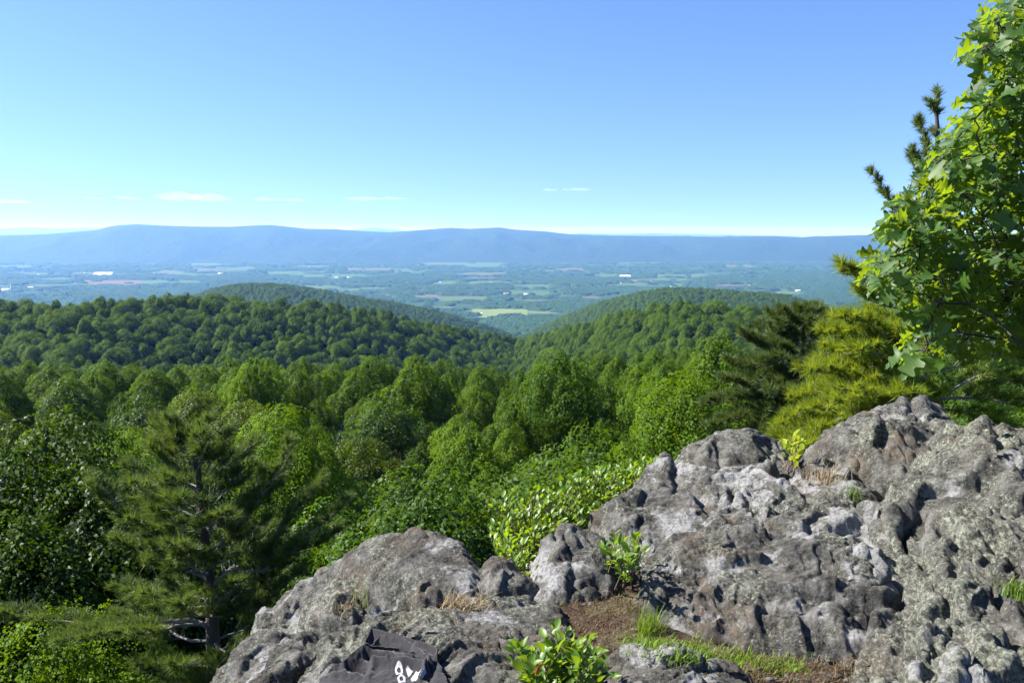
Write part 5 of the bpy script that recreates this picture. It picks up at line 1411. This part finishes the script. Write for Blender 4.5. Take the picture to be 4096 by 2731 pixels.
mb = MB(); mb.tube([(0, 0, -1), (0, 0, 26)], [5.5, 5.5], 8); mb.tube([(0, 0, 26), (0, 0, 27), (0, 0, 40)], [5.6, 3.6, 3.2], 8); obj('shaft', mb.mesh('shaft', m_wall), tw)
mb = MB(); mb.tube([(0, 0, 40), (0, 0, 40.5), (0, 0, 56)], [3.4, 4.0, 0.2], 8); obj('spire', mb.mesh('spire', m_roof_w), tw)
h0 = building('house', 'tiny white house dotted on the valley floor, one of many', 40, 266.6, 16, 11, 6, m_roof_w, 0.3, 'white houses scattered over the valley', 'house')
HS = [(39, 271.4), (38.2, 274.2), (75, 264.3), (51, 266.2), (85, 272.6), (100, 270.6), (110, 273.8), (125, 278.2), (111, 284.8), (70, 287.8), (77, 287.3), (52, 286.6), (18, 288.4), (22, 287.6), (41, 288.7), (63, 289.3), (95, 287.6), (115, 292.5), (120, 292.7), (140, 292.2), (144, 292.4), (117, 292.2), (82, 290.5), (130, 285.8),
      (154, 273.2), (162, 277.2), (219, 262.2), (240, 275.4), (196, 288.8), (309, 266.6), (336, 277.5), (338, 277.7), (348, 277.2), (350.5, 277.4), (369, 273.7), (384, 297.8), (395, 298), (382, 265.6), (413, 263.5), (418, 265), (416, 279.8), (426, 289.8), (428, 290), (484, 270.2), (487, 270.2), (467, 274.8), (490, 282.7), (499, 282.9), (433, 281.8), (440, 282.4), (471, 312.5), (480, 314), (488, 318), (460, 288), (520, 282), (545, 266), (560, 267.3), (563, 266.9), (603, 277.4), (620, 283.2), (651, 281.6), (664, 286.6), (670, 286.8), (669, 282.4), (715, 260.2), (735, 261), (744, 260.8), (780, 286.2), (783, 284.4), (811, 298), (838, 301), (600, 303), (605, 302), (612, 301), (596, 300.8), (760, 266.4), (789, 266.2), (508, 292.6), (750, 285.6)]
for i, (u, v) in enumerate(HS):
    c = h0.copy(); sc.collection.objects.link(c); c.location = at_z(u, v, VZ); c.rotation_euler = (0, 0, (i * 1.37) % 3.14)
    s = 0.55 + ((i * 37) % 11) / 11 * 0.5; c.scale = (s * (1 + (i % 4) * 0.3), s, s)
    for ch in h0.children:
        d = ch.copy(); sc.collection.objects.link(d); d.parent = c

# ================================================================== CLOUDS low over the ridge
def cloud_mat():
    M = Mat('cloud')
    return M.done(None, M.n('VolumePrincipled', {'Color': (1, 1, 1, 1), 'Density': 1.3e-4, 'Anisotropy': 0.2, 'Absorption Color': (1, 1, 1, 1)}).outputs[0])
m_cloud = cloud_mat()
def cloud(label, u0, u1, v, hp, n):
    Y = 58000.0; c = at((u0 + u1) / 2, v, Y); wpx = Y / FOC
    mb = MB()
    la, lo = np.meshgrid(np.linspace(-math.pi / 2, math.pi / 2, 11), np.linspace(0, 2 * math.pi, 17)[:-1], indexing='ij')
    sp = np.stack([np.cos(la) * np.cos(lo), np.cos(la) * np.sin(lo), np.sin(la)], -1)
    for k in range(n):
        s = (k + 0.5) / n + random.uniform(-.04, .04); hh = hp * wpx * (0.35 + 0.65 * math.sin(math.pi * min(max(s, .05), .95))) * random.uniform(.6, 1.1)
        r = np.array([(u1 - u0) * wpx / n * random.uniform(.8, 1.4), 1500, hh * 0.55])
        bump = 1 + 0.35 * fbm(sp[..., 0] * 2.2 + k * 3, sp[..., 2] * 2.2 + sp[..., 1] * 1.7, 3, 700 + k)
        v_ = sp * r * bump[..., None] + np.array([(s - .5) * (u1 - u0) * wpx, random.uniform(-500, 500), hh * 0.25])
        i, j = np.meshgrid(np.arange(10), np.arange(16), indexing='ij'); j2 = (j + 1) % 16
        mb.add(v_.reshape(-1, 3), np.stack([i * 16 + j, i * 16 + j2, (i + 1) * 16 + j2, (i + 1) * 16 + j], -1).reshape(-1, 4))
    o = obj('cloud', mb.mesh('cloud', m_cloud, True)); o.location = c
    return props(o, label, 'cloud', 'small clouds over the ridge')
for a in (('widest white cloud low above the ridge, left part', 158, 197, 198, 9, 7), ('white cloud touching the right end of the widest one', 196, 226, 199, 8, 6), ('small white cloud at the left edge of the sky', -8, 17, 202, 6, 5), ('faint cloud puff just left of the widest cloud', 122, 134, 198.5, 3.5, 3), ('faintest cloud puff second from the left edge', 90, 99, 198.3, 2.6, 3),
          ('thin cloud streak first right of the widest cloud', 255, 278, 199.5, 3.5, 5), ('small thin cloud scrap left of the long streak', 280, 304, 200, 2.4, 5), ('long thin cloud streak over the middle of the ridge', 349, 378, 199, 3.6, 6), ('thin cloud scrap right of the long streak', 380, 404, 198.5, 2.2, 5), ('thin cloud streak above the right half of the ridge', 562, 588, 189.5, 2.0, 5), ('tiny cloud scrap left of the right hand streak', 545, 556, 189.8, 1.5, 3)):
    cloud(*a)

# ================================================================== HAZE
Mh = Mat('valley_haze')
hz_v = Mh.n('VolumePrincipled', {'Color': (0.19, 0.42, 1.0, 1), 'Density': 5.8e-5, 'Anisotropy': 0.3, 'Absorption Color': (1, 1, 1, 1)}).outputs[0]
Mh.done(None, hz_v)
bx0, bx1, by0, by1, bz0, bz1 = -48000, 48000, -3000, 46000, -560, 135
haze = obj('haze', mesh_np('haze', [(bx0, by0, bz0), (bx1, by0, bz0), (bx1, by1, bz0), (bx0, by1, bz0), (bx0, by0, bz1), (bx1, by0, bz1), (bx1, by1, bz1), (bx0, by1, bz1)],
                           [(0, 3, 2, 1), (4, 5, 6, 7), (0, 1, 5, 4), (1, 2, 6, 5), (2, 3, 7, 6), (3, 0, 4, 7)], Mh.m))
props(haze, 'thin blue summer haze filling the valley', kind='stuff')
